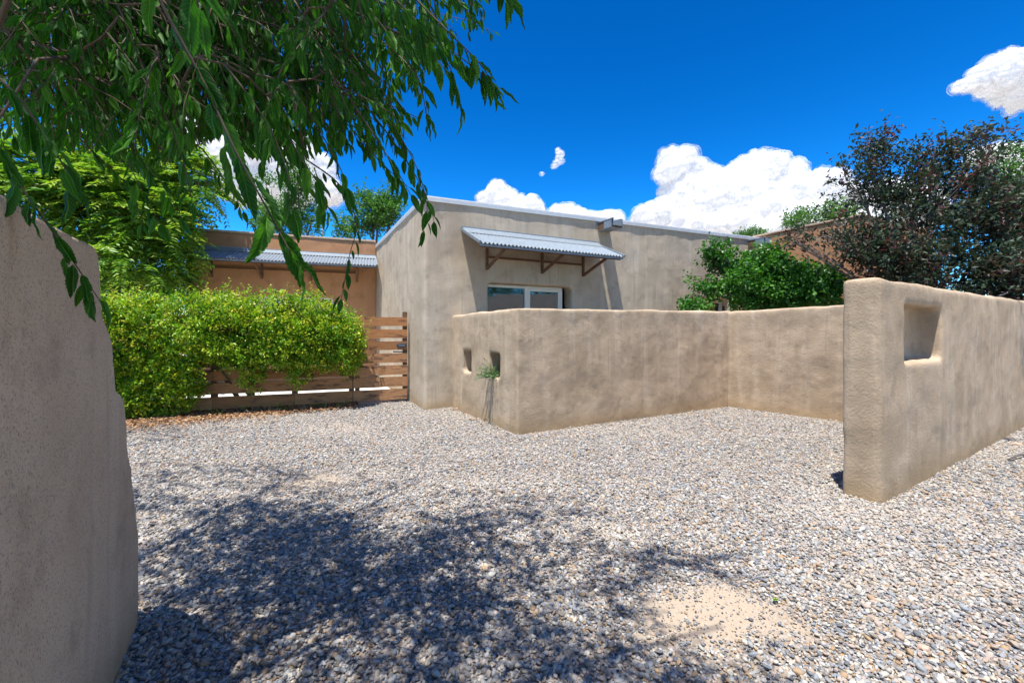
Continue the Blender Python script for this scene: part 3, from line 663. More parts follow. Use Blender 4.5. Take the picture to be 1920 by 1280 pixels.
for nm, sk in (('rot', 'Rotation'), ('scl', 'Scale')):
    na = gn.nodes.new('GeometryNodeInputNamedAttribute'); na.data_type = 'FLOAT_VECTOR'; na.inputs['Name'].default_value = nm
    gn.links.new(na.outputs[0], iop.inputs[sk])
gn.links.new(iop.outputs[0], o_.inputs[0])
md = gro.modifiers.new('stones', 'NODES'); md.node_group = gn

# ------------------------------------------------------------------ foliage
def unit(a): return a / np.maximum(np.linalg.norm(a, axis=1, keepdims=True), 1e-9)
T4 = (np.array([(0, 0, 0), (-.24, .42, .05), (.24, .42, .05), (0, .48, -.03), (0, 1, -.10)], 'f'), np.array([(0, 3, 1), (0, 2, 3), (1, 3, 4), (3, 2, 4)]))
def elm_template(nside, serr):
    v = []; ys = np.linspace(0, 1, nside + 1)
    mid = [(0, y, -0.16 * y * y) for y in ys]
    def wv(y): return 0.245 * (math.sin(math.pi * min(1, y ** 0.82)) ** 0.8)
    L = []; Rr = []
    for i, y in enumerate(ys[1:-1]):
        w = wv(y); z = -0.16 * y * y + 0.07 * w / .245
        L.append((-w, y, z)); Rr.append((w, y, z))
        if serr:
            y2 = y + 0.6 / nside; w2 = wv(min(y2, .98)) * 0.90
            if i < nside - 2: L.append((-w2, y2 - 0.25 / nside, -0.16 * y2 * y2 + 0.06)); Rr.append((w2, y2 - 0.25 / nside, -0.16 * y2 * y2 + 0.06))
    v = mid + L + Rr; m = len(mid); nl = len(L); f = []
    def mi(y): return min(range(m), key=lambda k: abs(ys[k] - y))
    for base, flip in ((m, False), (m + nl, True)):
        chain = list(range(base, base + nl)); prev = None
        pts_ = [0] + chain + [m - 1]
        for a, b_ in zip(pts_[:-1], pts_[1:]):
            ma = 0 if a == 0 else mi(v[a][1]); mb_ = m - 1 if b_ == m - 1 else mi(v[b_][1])
            ma = min(ma, mb_)
            if b_ == m - 1: mb_ = m - 1
            if a != ma and a != 0: 
                for t_ in [(ma, b_, a)] if b_ != mb_ else []: f.append(t_)
            elif b_ != mb_: pass
            # fan the midrib between ma and mb
            for q in range(ma, mb_): f.append((q, q + 1, b_) if b_ != m - 1 else (q, q + 1, a)) if (q + 1 != b_ or True) else None
    f = [q if k else q for k, q in enumerate(f) if len(set(q)) == 3]
    return np.array(v, 'f'), np.array(f)
ELM_HI = elm_template(10, True); ELM_LO = elm_template(4, False)
def uvs(tv): return np.stack([tv[:, 0] / 0.5 + 0.5, tv[:, 1]], 1)
def leaf_mesh(name, p, d, nrm, L, tone, tmpl=T4, wid=1.0, mat=None):
    tv, tf = tmpl; k = len(tv); n = len(p)
    d = unit(d); sd = unit(np.cross(d, nrm)); nr = np.cross(sd, d)
    wid = np.broadcast_to(np.asarray(wid, 'f'), (n,))
    v = p[:, None, :] + L[:, None, None] * (tv[None, :, 0, None] * sd[:, None] * wid[:, None, None] + tv[None, :, 1, None] * d[:, None] + tv[None, :, 2, None] * nr[:, None])
    f = (np.arange(n)[:, None, None] * k + tf[None]).reshape(-1, 3)
    me = bpy.data.meshes.new(name); me.vertices.add(n * k); me.vertices.foreach_set('co', v.astype('f').ravel())
    m = len(f); me.loops.add(m * 3); me.loops.foreach_set('vertex_index', f.astype('i').ravel())
    me.polygons.add(m); me.polygons.foreach_set('loop_start', np.arange(0, m * 3, 3, dtype='i')); me.polygons.foreach_set('use_smooth', np.ones(m, bool))
    a = me.attributes.new('tone', 'FLOAT', 'POINT'); a.data.foreach_set('value', np.repeat(np.clip(tone, 0, 1), k).astype('f'))
    uv = me.uv_layers.new(name='uv'); u = uvs(tv)[np.tile(tf, (n, 1, 1)).reshape(-1)] if False else np.tile(uvs(tv)[tf.reshape(-1)], (n, 1))
    uv.data.foreach_set('uv', u.astype('f').ravel())
    me.update(); me.validate()
    if mat: me.materials.append(mat)
    return me
def rand_dirs(n): return unit(rng.normal(size=(n, 3)))
def noise3(p, s, off=0.0):
    return np.array([noise.noise((x * s + off, y * s + off, z * s)) for x, y, z in p.tolist()])
def blob_points(blobs, n, shell=0.55, gap=None, gs=1.6):
    vol = np.array([b[1][0] * b[1][1] * b[1][2] for b in blobs]) ** 0.8; vol = vol / vol.sum()
    bi = rng.choice(len(blobs), n, p=vol)
    c = np.array([tuple(b[0]) for b in blobs])[bi]; r = np.array([tuple(b[1]) for b in blobs])[bi]
    d = rand_dirs(n); rr = rng.random(n) ** shell * (0.82 + 0.3 * rng.random(n))
    p = c + d * r * rr[:, None]
    if gap is not None:
        k = noise3(p, gs, 3.7) > gap; p, bi, d = p[k], bi[k], d[k]
    return p, bi, d
def pxblobs(lst, depth=0.8):
    """(u, v, Y, ru, rv) in photo pixels at distance Y -> ellipsoids in metres"""
    return [(P(u, v, Y), (ru / F * Y, max(ru, rv) / F * Y * depth, rv / F * Y)) for (u, v, Y, ru, rv) in lst]
def tree(name, label, cat, base, blobs, nclust, per, leaf, lmat, bark, trunk_r=0.12, fork=0.45, twig=0.25, gap=None, shell=0.5, tone=(0.5, 0.25), droop=0.2,
         pinnate=False, wid=1.0, ntwig=14, group=None, up=0.3, gs=1.6, stems=1, crown_name='crown'):
    t_ = thing(name, label, cat, group=group); t_.location = (0, 0, 0)
    base = Vector(base); cen = sum((Vector(b[0]) for b in blobs), Vector((0, 0, 0))) / len(blobs)
    fk = base.lerp(cen, fork); fk.x += rnd.uniform(-.1, .1)
    tr = MB(); br = MB()
    for s in range(stems):
        o = Vector((rnd.uniform(-.25, .25), rnd.uniform(-.25, .25), 0)) if stems > 1 else Vector((0, 0, 0))
        mid = base.lerp(fk, 0.5) + Vector((rnd.uniform(-.08, .08), rnd.uniform(-.08, .08), 0)) + o
        tr.tube([base + o * 0.6 - UP * 0.1, base + o * 0.7 + UP * 0.1, mid, fk + o], [trunk_r * 1.25, trunk_r, trunk_r * .85, trunk_r * .7], 8)
    tr.build('trunk', bark, t_, smooth=True)
    p, bi, dd = blob_points(blobs, nclust, shell, gap, gs)
    for k, b in enumerate(blobs):
        if max(b[1]) < 0.2: continue
        c = Vector(b[0]); rmax = min(b[1])
        m1 = fk.lerp(c, 0.5) + Vector((rnd.uniform(-.15, .15), rnd.uniform(-.15, .15), 0.15)) * min(1, rmax)
        br.tube([fk, m1, c], [trunk_r * .55, trunk_r * .35, trunk_r * .18], 6)
        sel = np.where(bi == k)[0][:ntwig]
        for q in sel:
            e = Vector(p[q]); s0_ = m1.lerp(c, rnd.uniform(.3, 1.0)); mm = s0_.lerp(e, .5) + Vector((rnd.uniform(-.06, .06), rnd.uniform(-.06, .06), .05))
            br.tube([s0_, mm, e], [trunk_r * .13, trunk_r * .09, trunk_r * .04], 4)
    br.build('branches', bark, t_, smooth=True)
    n = len(p)
    cb = np.array([tuple(b[0]) for b in blobs])[bi]
    out = unit(unit(p - cb) + np.array([0, 0, up]) + rng.normal(0, .45, (n, 3)))
    if pinnate:
        K = per; u = np.linspace(0.15, 1, K // 2).repeat(2)
        Lr = twig * rng.uniform(.7, 1.25, n)
        pos = p[:, None] + out[:, None] * (u[None, :, None] * Lr[:, None, None]); pos[:, :, 2] -= (u[None] ** 2) * Lr[:, None] * 0.45
        sdv = unit(np.cross(out, np.array([0, 0, 1.0]) + rng.normal(0, .15, (n, 3)))); sg_ = np.tile([1, -1], K // 2)
        ld = sdv[:, None] * sg_[None, :, None] + out[:, None] * 0.45 + np.array([0, 0, -.35]) + rng.normal(0, .12, (n, K, 3))
        pos = pos.reshape(-1, 3); ld = ld.reshape(-1, 3); nr = np.array([0, 0, 1.0]) + rng.normal(0, .3, pos.shape)
        clt = rng.normal(0, tone[1], n).repeat(K)
    else:
        K = per; u = rng.uniform(0.0, 1, (n, K)); Lr = twig * rng.uniform(.6, 1.3, n)
        pos = p[:, None] + out[:, None] * (u[..., None] * Lr[:, None, None]) + rng.normal(0, leaf * .55, (n, K, 3))
        ld = out[:, None] * 0.5 + rng.normal(0, .75, (n, K, 3)) + np.array([0, 0, -droop])
        pos = pos.reshape(-1, 3); ld = ld.reshape(-1, 3); nr = np.array([0, 0, 0.9]) + rng.normal(0, .55, pos.shape)
        clt = rng.normal(0, tone[1], n).repeat(K)
    tn = tone[0] + clt + rng.normal(0, .13, len(pos))
    me = leaf_mesh(crown_name, pos, ld, nr, leaf * rng.uniform(.65, 1.2, len(pos)), tn, T4, wid, lmat)
    link(crown_name, me, None, t_, kind='stuff')
    return t_

# background, left
tree('ailanthus_tree', 'bright green tree with long feathery leaves at the end of the orange wing', 'tree', (-8.9, 9.9, 0),
     pxblobs([(120, 400, 9.6, 110, 85), (235, 375, 9.8, 100, 80), (300, 415, 9.6, 62, 66), (372, 340, 10.2, 50, 36), (40, 330, 9.4, 80, 60), (270, 495, 9.5, 70, 45), (170, 300, 10, 80, 45), (320, 320, 10.4, 70, 45)], 0.9),
     4400, 18, 0.15, M['ail'], M['bark'], 0.11, 0.4, 0.55, gap=-0.16, tone=(0.55, 0.3), pinnate=True, wid=0.75, ntwig=10, up=0.35)
tree('dark_shrub', 'dark leafy shrub in shade under the feathery tree, left of the orange wing', 'shrub', (-8.6, 10.3, 0),
     pxblobs([(215, 540, 10.3, 60, 60), (290, 545, 10.4, 60, 55), (340, 540, 10.5, 22, 45), (120, 540, 10.3, 70, 60)], 0.7), 1300, 12, 0.07, M['green'], M['bark'], 0.05, 0.5, 0.2, stems=3, tone=(0.3, .2))
far = [('low dense green tree filling the gap left of the orange wing, behind the hedge', (-15, 17, 0), [(60, 520, 17, 150, 95), (220, 555, 17, 110, 60), (310, 570, 16.5, 60, 55), (-120, 500, 17, 140, 110), (-330, 520, 17, 140, 100)], 2600),
       ('tall green tree rising behind the orange wing roof', (-10.5, 22, 0), [(545, 375, 22, 40, 45), (520, 420, 22, 45, 35), (560, 330, 22, 24, 30), (585, 415, 22, 22, 26), (500, 365, 22, 30, 35)], 900),
       ('rounded green tree between the orange wing roof and the grey house', (-6.2, 19, 0), [(700, 395, 19, 42, 42), (665, 420, 19, 36, 28), (735, 405, 19, 34, 34), (715, 365, 19, 24, 20)], 800),
       ('low green treetop showing above the grey roof end', (13.6, 26, 0), [(1410, 440, 26, 22, 11), (1395, 446, 26, 18, 10)], 160),
       ('green treetop behind the orange block at the roof end', (14.6, 21, 0), [(1530, 412, 21, 45, 20), (1575, 402, 21, 38, 22), (1490, 415, 21, 18, 12)], 450),
       ('bright green tree standing behind the purple tree', (17.0, 14.5, 0), [(1895, 320, 14.5, 48, 42), (1930, 370, 14.5, 60, 60), (1870, 380, 14.5, 40, 40), (1960, 300, 14.5, 60, 50)], 900)]
for lab, base, bl, nc in far:
    tree('green_tree', lab, 'tree', base, pxblobs(bl, 0.9), nc, 14, 0.15 if base[1] > 16 else 0.11, M['green'], M['bark'], 0.16, 0.5, 0.35, gap=-0.15, tone=(0.62, 0.22), ntwig=8, gs=0.9, group='trees beyond the houses')
sn = MB(); b0 = P(606, 520, 24)
for (pth, r) in (([(606, 520), (604, 430), (607, 405), (603, 390)], .05), ([(606, 425), (601, 408), (602, 396)], .03), ([(605, 420), (611, 408)], .03)):
    sn.tube([P(u, v, 24) for u, v in pth], [r * (1 - .2 * i) for i in range(len(pth))], 5)
sn.tube([Vector((b0.x, 24, -.1)), b0], [.12, .06], 6)
s_ = sn.build('dead_snag', M['snag'], smooth=True); s_['label'] = 'bleached bare dead tree top behind the orange wing roof'; s_['category'] = 'tree'
# lilacs
tree('lilac_shrub', 'slender green shrub with bare stem against the grey house wall', 'shrub', (4.55, 9.7, 0),
     pxblobs([(1338, 478, 9.6, 32, 24), (1322, 515, 9.6, 30, 22), (1350, 505, 9.6, 32, 28), (1310, 500, 9.6, 16, 16), (1330, 545, 9.6, 26, 14)], 0.9), 420, 13, 0.085, M['lilac'], M['twig'], 0.035, 0.72, 0.16, tone=(0.5, .22), stems=2, wid=1.3, ntwig=12, gap=-.2)
tree('lilac_shrub', 'broad rounded green shrub behind the corner of the low wall', 'shrub', (5.9, 9.3, 0),
     pxblobs([(1430, 500, 9.3, 42, 34), (1395, 540, 9.2, 38, 40), (1450, 550, 9.2, 50, 38), (1510, 540, 9.0, 52, 42), (1550, 545, 9.0, 26, 38), (1465, 520, 9.1, 40, 30), (1300, 574, 9.3, 26, 10)], 1.0), 2000, 13, 0.085, M['lilac'], M['twig'], 0.05, 0.5, 0.16, tone=(0.52, .22), stems=3, wid=1.3, ntwig=8)
# purple plum
tree('plum_tree', 'dark purple-leaved tree with loose airy top behind the niche wall', 'tree', (8.1, 8.5, 0),
     pxblobs([(1625, 300, 8.6, 50, 48), (1600, 350, 8.6, 60, 40), (1745, 300, 8.7, 62, 45), (1700, 370, 8.6, 90, 55), (1800, 340, 8.7, 80, 60), (1860, 270, 8.8, 36, 26), (1690, 440, 8.4, 100, 55),
              (1830, 430, 8.4, 110, 70), (1640, 480, 8.2, 95, 42), (1560, 440, 8.4, 55, 26), (1545, 478, 8.3, 36, 20), (1780, 510, 8.2, 130, 45), (1910, 470, 8.2, 60, 80), (1910, 370, 8.5, 50, 60), (1850, 535, 7.9, 90, 34), (1925, 540, 7.7, 50, 40), (1890, 548, 7.5, 40, 24), (1940, 565, 7.4, 50, 30), (1918, 518, 6.35, 20, 16), (1934, 530, 6.35, 20, 16), (1660, 525, 8.0, 60, 28), (1490, 455, 8.5, 26, 12)], 0.8),
     5200, 12, 0.11, M['plum'], M['ptwig'], 0.07, 0.45, 0.3, gap=-0.03, gs=2.0, tone=(0.45, .3), ntwig=22, up=0.7, shell=0.62, wid=0.85)

# hedge
def fy(u, off=0.25): s = on_line(u, FN0 + FNn * off, FD); return (FN0 + FNn * off + FD * s).y
hb = [(40, 640, 80, 80), (100, 625, 75, 75), (165, 620, 70, 72), (245, 615, 65, 70), (330, 620, 72, 66), (415, 612, 72, 68), (500, 618, 72, 70), (575, 612, 62, 62), (628, 632, 48, 55), (655, 655, 24, 48),
      (270, 690, 85, 55), (300, 740, 62, 42), (250, 750, 40, 34), (345, 725, 28, 40), (420, 655, 60, 30), (520, 655, 70, 32), (600, 665, 55, 32), (472, 700, 18, 34), (562, 700, 17, 26), (300, 700, 75, 45), (215, 640, 45, 70), (450, 630, 60, 55), (545, 635, 55, 50)]
hbl = [(P(u, v, fy(u)), (ru / F * fy(u), 0.42 if v < 660 else 0.24, rv / F * fy(u))) for u, v, ru, rv in hb]
hedge = tree('honeysuckle_hedge', 'bright yellow-green flowering hedge spilling over the plank fence', 'hedge', FN0 + FD * 3.0 - FNn * 0.25, hbl, 15500, 10, 0.052, M['hedge'], M['twig'], 0.022, 0.75, 0.12,
             tone=(0.6, .28), stems=4, ntwig=10, shell=0.33, up=0.45, droop=0.0, wid=1.25, crown_name='foliage', gap=-0.30, gs=3.1)
p, bi, dd = blob_points(hbl[:10], 900, 0.12)
p = p[p[:, 2] > 1.1]
p = np.repeat(p, 4, 0) + rng.normal(0, .02, (len(p) * 4, 3)) + np.array([0, -.04, .03])
link('flowers', leaf_mesh('flowers', p, rand_dirs(len(p)) + np.array([0, -.6, .4]), rand_dirs(len(p)), 0.034 * rng.uniform(.7, 1.2, len(p)), rng.random(len(p)), T4, 0.8, M['flower']), None, hedge, kind='stuff')
# upright shoots on top of the hedge
tops = [(u, v) for u, v in ((205, 545), (240, 540), (262, 548), (330, 552), (395, 548), (425, 545), (432, 535), (470, 545), (512, 548), (545, 545), (560, 548), (590, 560), (618, 565), (640, 580), (662, 590), (680, 600), (690, 605), (180, 540), (290, 556), (370, 552))]
sp_, sdr = [], []
for (u, v) in tops:
    b0 = P(u, v + 22, fy(u)); dvec = Vector((rnd.uniform(-.4, .5), rnd.uniform(-.5, .3), 1)).normalized()
    for k in range(16): sp_.append(b0 + dvec * (0.03 + .022 * k)); sdr.append(Vector((rnd.gauss(0, 1), rnd.gauss(0, 1), rnd.uniform(-.1, .6))))
sp_ = np.array([tuple(x) for x in sp_]); sdr = np.array([tuple(x) for x in sdr])
link('shoots', leaf_mesh('shoots', sp_, sdr, rand_dirs(len(sp_)) * .5 + [0, 0, 1], 0.045 * rng.uniform(.7, 1.2, len(sp_)), rng.uniform(.5, 1, len(sp_)), T4, 1.2, M['hedge']), None, hedge, kind='stuff')

# plant growing out of the wall niche
def small_plant(name, label, base, n, h, spread, leaf, lean=Vector((0, 0, 0)), group=None, mat='weed', droopy=0.0):
    t_ = thing(name, label, 'plant', group=group); st = MB(); pp_, dd_ = [], []
    for k in range(n):
        d = (Vector((rnd.gauss(0, spread), rnd.gauss(0, spread), rnd.uniform(.4, 1))) + lean).normalized(); L = h * rnd.uniform(.5, 1.1)
        pts_ = [base + d * (L * q / 4) - UP * (droopy * (q / 4) ** 2 * L) for q in range(5)]
        st.tube(pts_, [.0035, .003, .0025, .002, .0012], 4)
        for q in range(12):
            f_ = rnd.uniform(.15, 1); pp_.append(base + d * (L * f_) - UP * (droopy * f_ * f_ * L)); dd_.append(d + Vector((rnd.gauss(0, .9), rnd.gauss(0, .9), rnd.gauss(0, .6))))
    st.build('stems', M['twig'] if mat != 'weed' else M['weed'], t_)
    a_ = np.array([tuple(x) for x in pp_]); b_ = np.array([tuple(x) for x in dd_])
    link('foliage', leaf_mesh('foliage', a_, b_, rand_dirs(len(a_)) * .7 + [0, 0, 1], leaf * rng.uniform(.6, 1.2, len(a_)), rng.random(len(a_)), T4, 0.8, M[mat]), None, t_, kind='stuff')
    return t_
sN, zN = NICHE[1]
small_plant('wild_plant', 'wispy grey-green plant growing out of the small wall niche', A + acd * (sN + .03) + acn * 0.06 + UP * (zN + 0.0), 60, 0.40, 0.8, 0.036, -acn * 0.75 + acd * .25, droopy=0.25)
for k, (u, v) in enumerate(((458, 768), (520, 766), (532, 768), (588, 762), (405, 776), (640, 760), (655, 757), (610, 762))):
    g = G(u, v + 3); small_plant('weed', 'small green weed sprouting at the foot of the plank fence', Vector((g.x, g.y, 0)), 7, 0.13, 0.7, 0.035, group='weeds along the fence', mat='hedge')
# leaf litter along the fence
n = 19000; s = rng.uniform(1.0, 6.5, n); w_ = np.abs(rng.normal(0, .55, n)) * (0.10 + 0.26 * s); w_ = np.where(w_ > 1.7, rng.uniform(0, 1.2, n), w_)
p = np.array(FN0) + np.outer(s, np.array(FD)) + np.outer(w_ - 0.05, np.array(FNn)); p[:, 2] = 0.022 + rng.uniform(0, .02, n)
ex = []
for (u, v, r_, c) in ((952, 800, .10, 40), (860, 766, .12, 25), (905, 785, .2, 14), (1005, 812, .3, 8), (870, 775, .3, 10)):
    g = G(u, v + 2); ex.append(np.stack([g.x + rng.normal(0, r_, c) * .8, g.y - np.abs(rng.normal(0, r_ * .3, c)), np.full(c, .02)], 1))
p = np.concatenate([p] + ex); n = len(p)
dl = rand_dirs(n); dl[:, 2] *= .25
lo = link('leaf_litter', leaf_mesh('leaf_litter', p, dl, rand_dirs(n) * .5 + [0, 0, 1], 0.055 * rng.uniform(.5, 1.3, n), rng.random(n), T4, .9, M['litter']), None, None, kind='stuff')
lo['label'] = 'dry brown fallen leaves strewn along the foot of the fence'; lo['category'] = 'leaf litter'

# loose bits on the gravel
def rock(name, label, u, v, r, mat, squash=0.6):
    g = G(u, v); bm = bmesh.new(); bmesh.ops.create_icosphere(bm, subdivisions=2, radius=r)
    for x in bm.verts: x.co *= 1 + .35 * noise.noise(x.co * (1.2 / r) + Vector((u, v, 0))); x.co.z *= squash
    me = bpy.data.meshes.new(name); bm.to_mesh(me); bm.free(); o = link(name, me, mat); o.location = (g.x, g.y, r * squash * .6); o['label'] = label; o['category'] = 'rock'
rock('rock', 'dark stone lying near the foot of the long niche wall', 1893, 826, 0.055, M['rock'])
rock('rock', 'pinkish flat stone beside the dark one near the niche wall', 1907, 834, 0.05, M['pinkrock'], .4)
rock('rock', 'single salmon-pink pebble larger than the gravel around it', 1730, 1216, 0.022, M['pinkrock'], .6)
st = MB(); g0, g1 = G(1890, 866), G(1945, 851)
st.tube([g0 + UP * .03, g0.lerp(g1, .35) + UP * .05, g0.lerp(g1, .7) + UP * .035, g1 + UP * .05], [.008, .014, .015, .012], 6)
o = st.build('stick', M['rock'], smooth=True); o['label'] = 'short dark stick lying on the gravel before the niche wall'; o['category'] = 'stick'
g = G(1449, 1132); o = link('fallen_leaf', leaf_mesh('fallen_leaf', np.array([[g.x, g.y, .022]]), np.array([[1., .3, .1]]), np.array([[0, -.2, 1.]]), np.array([.04]), np.array([.6]), ELM_LO, 1.0, M['hedge'])); o['label'] = 'single bright green leaf fallen on the sunlit gravel'; o['category'] = 'leaf'

# ------------------------------------------------------------------ the elm overhead
elm = thing('elm_tree', 'elm with drooping leafy branches hanging over the yard, its trunk behind the ragged wall', 'tree')
TB = Vector((-3.3, -0.3, 0))
tk = MB(); fork = TB + Vector((0.25, 0.15, 2.7))
tk.tube([TB - UP * .1, TB + UP * .15, TB + Vector((.05, .05, 1.3)), fork], [.27, .21, .18, .17], 12); tk.build('trunk', M['bark'], elm, smooth=True)
def inpoly(u, v, poly):
    r = False; j = len(poly) - 1
    for i in range(len(poly)):
        a, b_ = poly[i], poly[j]
        if (a[1] > v) != (b_[1] > v) and u < (b_[0] - a[0]) * (v - a[1]) / (b_[1] - a[1]) + a[0]: r = not r
        j = i
    return r
CAN = [(-600, -2000), (1100, -2000), (1010, -60), (930, 0), (915, 60), (860, 95), (800, 130), (790, 220), (750, 290), (690, 300), (600, 290), (560, 320), (470, 300), (420, 260), (350, 300), (270, 330), (190, 290), (110, 290), (0, 300), (-600, 420)]
SHADE = [G(*q) for q in ((60, 900), (250, 905), (420, 925), (650, 945), (740, 1000), (830, 960), (930, 950), (1060, 970), (1160, 1010), (1260, 1030), (1330, 1060), (1260, 1100), (1200, 1140), (1260, 1210), (1400, 1240), (1540, 1290), (1600, 1500))]
SHADE = [(p_.x, p_.y) for p_ in SHADE] + [(1.3, 0.6), (0.4, -0.6), (-4, -0.6), (-5, 2.5)]
H_ = (SUN.x / -SUN.z, SUN.y / -SUN.z)
def ok_px(p):
    if p.y < 0.35: return True
    u, v = px(p)
    if u < -60 or u > 1990 or v < -40: return p.y > 0.2
    return inpoly(u, v, CAN)
limbs = []; nodes = []
limb_ends = [Vector(q) for q in ((-0.3, 2.2, 4.9), (-1.5, 3.0, 4.8), (-2.8, 3.4, 4.6), (-0.9, 1.2, 5.2), (-2.0, 1.0, 5.0), (0.5, 1.0, 4.6), (-3.6, 2.0, 4.8), (-1.0, -0.5, 5.0))]
for e_ in limb_ends:
    c1_ = fork.lerp(e_, .33) + Vector((rnd.uniform(-.15, .15), rnd.uniform(-.15, .15), .55)); c2_ = fork.lerp(e_, .7) + Vector((0, 0, .5))
    pth = [fork, c1_, c2_, e_]
    fine = []
    for i in range(13):
        q = i / 12; a1 = fork.lerp(c1_, q); a2 = c1_.lerp(c2_, q); a3 = c2_.lerp(e_, q); fine.append(a1.lerp(a2, q).lerp(a2.lerp(a3, q), q))
    MB().tube(fine, [.055 * (1 - .85 * i / 12) for i in range(13)], 7).build('branch', M['bark'], elm, smooth=True)
    nodes += [tuple(x) for x in fine[4:]]
twigs = []      # (start, direction, length, droop, leaf length)
# sprays that can be followed one by one in view: (pixel path, distance, leaf length)
SPR = [([(700, -40), (790, 50), (845, 130), (862, 200)], 1.2, .082, 12), ([(740, -40), (840, 60), (900, 120), (925, 160)], 1.25, .08, 12), ([(660, -20), (740, 80), (785, 150), (800, 220)], 1.35, .08, 12), ([(640, 160), (705, 260), (750, 330), (770, 365)], 1.45, .075, 11), ([(680, 190), (755, 290), (800, 370), (815, 420)], 1.7, .07, 12), ([(500, 180), (560, 290), (600, 350), (612, 395)], 1.3, .08, 11), ([(420, 120), (500, 230), (540, 330), (548, 400)], 1.15, .082, 11), ([(150, 150), (230, 260), (300, 340), (340, 410)], 1.6, .078, 13), ([(90, 200), (170, 280), (240, 350), (270, 420)], 1.9, .07, 13), ([(640, -40), (760, 30), (860, 105), (935, 165)], 1.25, .080, 15), ([(560, -30), (700, 40), (800, 90), (845, 150)], 1.5, .082, 14), ([(600, 60), (690, 170), (770, 290), (800, 380), (795, 430)], 1.6, .078, 15),
       ([(560, 120), (640, 220), (720, 310), (765, 350)], 1.7, .07, 13), ([(520, 120), (590, 230), (640, 320), (650, 360)], 1.5, .075, 13), ([(575, 300), (640, 350), (668, 420), (655, 480), (640, 560)], 1.6, .062, 11),
       ([(270, -60), (320, 40), (385, 160), (440, 280), (500, 390), (548, 480)], .68, .088, 10), ([(-30, 120), (40, 190), (100, 280), (140, 345)], .85, .085, 9), ([(-20, 250), (40, 350), (110, 450), (185, 560)], 1.0, .075, 11),
       ([(330, 40), (420, 160), (480, 260), (500, 350)], 1.9, .075, 12), ([(200, 60), (290, 180), (340, 290), (360, 380)], 1.35, .08, 12), ([(60, 80), (150, 180), (230, 290), (300, 420)], 1.5, .08, 13),
       ([(360, 210), (410, 235), (440, 265), (460, 300)], 2.9, .06, 9), ([(340, 200), (400, 225), (430, 250), (452, 290)], 3.0, .06, 9), ([(430, 200), (510, 270), (560, 330), (600, 370)], 1.9, .07, 12), ([(380, 280), (430, 350), (470, 420)], 1.9, .07, 8),
       ([(700, -20), (800, 20), (880, 40), (925, 60)], 2.9, .06, 14), ([(620, 20), (720, 80), (790, 150), (800, 235)], 2.3, .07, 14), ([(900, -60), (935, -30), (962, 10)], 1.2, .075, 5), ([(350, -60), (365, -20), (372, 15)], .7, .085, 3)]
tw = MB(); LP, LD, LN, LL = [], [], [], []
def leaf_at(p, d, nrm, L): LP.append(tuple(p)); LD.append(tuple(d)); LN.append(tuple(nrm)); LL.append(L)
def leaves_on(pts, L, spacing, check):
    acc = 0; side = 1
    for a, b_ in zip(pts[:-1], pts[1:]):
        seg = (b_ - a).length; dr = (b_ - a) / max(seg, 1e-6); s = spacing - acc
        while s < seg:
            p_ = a + dr * s; lat = dr.cross(Vector((rnd.gauss(0, .5), rnd.gauss(0, .5), 1))).normalized() * side; side = -side
            d_ = (dr * .55 + lat * .55 + Vector((rnd.gauss(0, .18), rnd.gauss(0, .18), -.85 + rnd.gauss(0, .2)))).normalized()
            l_ = L * rnd.uniform(.6, 1.3)
            if (not check) or (ok_px(p_) and ok_px(p_ + d_ * l_)):
                nrm = Vector((rnd.gauss(0, .6), rnd.gauss(0, .6), 1)) + lat * .3
                leaf_at(p_ + d_ * .008, d_, nrm, l_)
            s += spacing * rnd.uniform(.75, 1.25)
        acc = (seg - (s - spacing)) if s > seg else 0
        acc = max(0, min(acc, spacing * .9))
    d_ = (pts[-1] - pts[-2]).normalized()
    if (not check) or ok_px(pts[-1] + d_ * L): leaf_at(pts[-1], d_, Vector((rnd.gauss(0, .5), rnd.gauss(0, .5), 1)), L)
starts = []
for pth, Y, L, nl in SPR:
    raw = [P(u, v, Y * (1 + .10 * i / len(pth))) for i, (u, v) in enumerate(pth)]
    # smooth the path
    pts_ = []
    for i in range(len(raw) - 1):
        p0, p1, p2, p3 = raw[max(i - 1, 0)], raw[i], raw[i + 1], raw[min(i + 2, len(raw) - 1)]
        for q in range(4):
            t_ = q / 4; pts_.append(0.5 * ((2 * p1) + (p2 - p0) * t_ + (2 * p0 - 5 * p1 + 4 * p2 - p3) * t_ * t_ + (3 * p1 - p0 - 3 * p2 + p3) * t_ ** 3))
    pts_.append(raw[-1]); m = len(pts_)
    tw.tube(pts_, [.0032 * (1 - .7 * i / m) for i in range(m)], 5)
    tot = sum((pts_[i + 1] - pts_[i]).length for i in range(m - 1))
    leaves_on(pts_, L, tot / nl * .62, False); starts.append((pts_[0], .0045))
def twig_random(S, direc, length, L, sp=.034, over=False):
    pts_ = [S]; d_ = direc.normalized(); n_ = 5
    for i in range(n_):
        d_ = (d_ + Vector((rnd.gauss(0, .12), rnd.gauss(0, .12), -.16))).normalized(); pts_.append(pts_[-1] + d_ * (length / n_))
    if not ok_px(pts_[0]): return False
    e_ = pts_[-1]
    if over and not inpoly(e_.x + H_[0] * e_.z, e_.y + H_[1] * e_.z, SHADE) and rnd.random() > .06: return False
    while len(pts_) > 2 and not ok_px(pts_[-1]): pts_.pop()
    if len(pts_) < 3: return False
    tw.tube(pts_, [.003 * (1 - .6 * i / len(pts_)) for i in range(len(pts_))], 4)
    leaves_on(pts_, L, sp, True); starts.append((pts_[0], .004)); return True
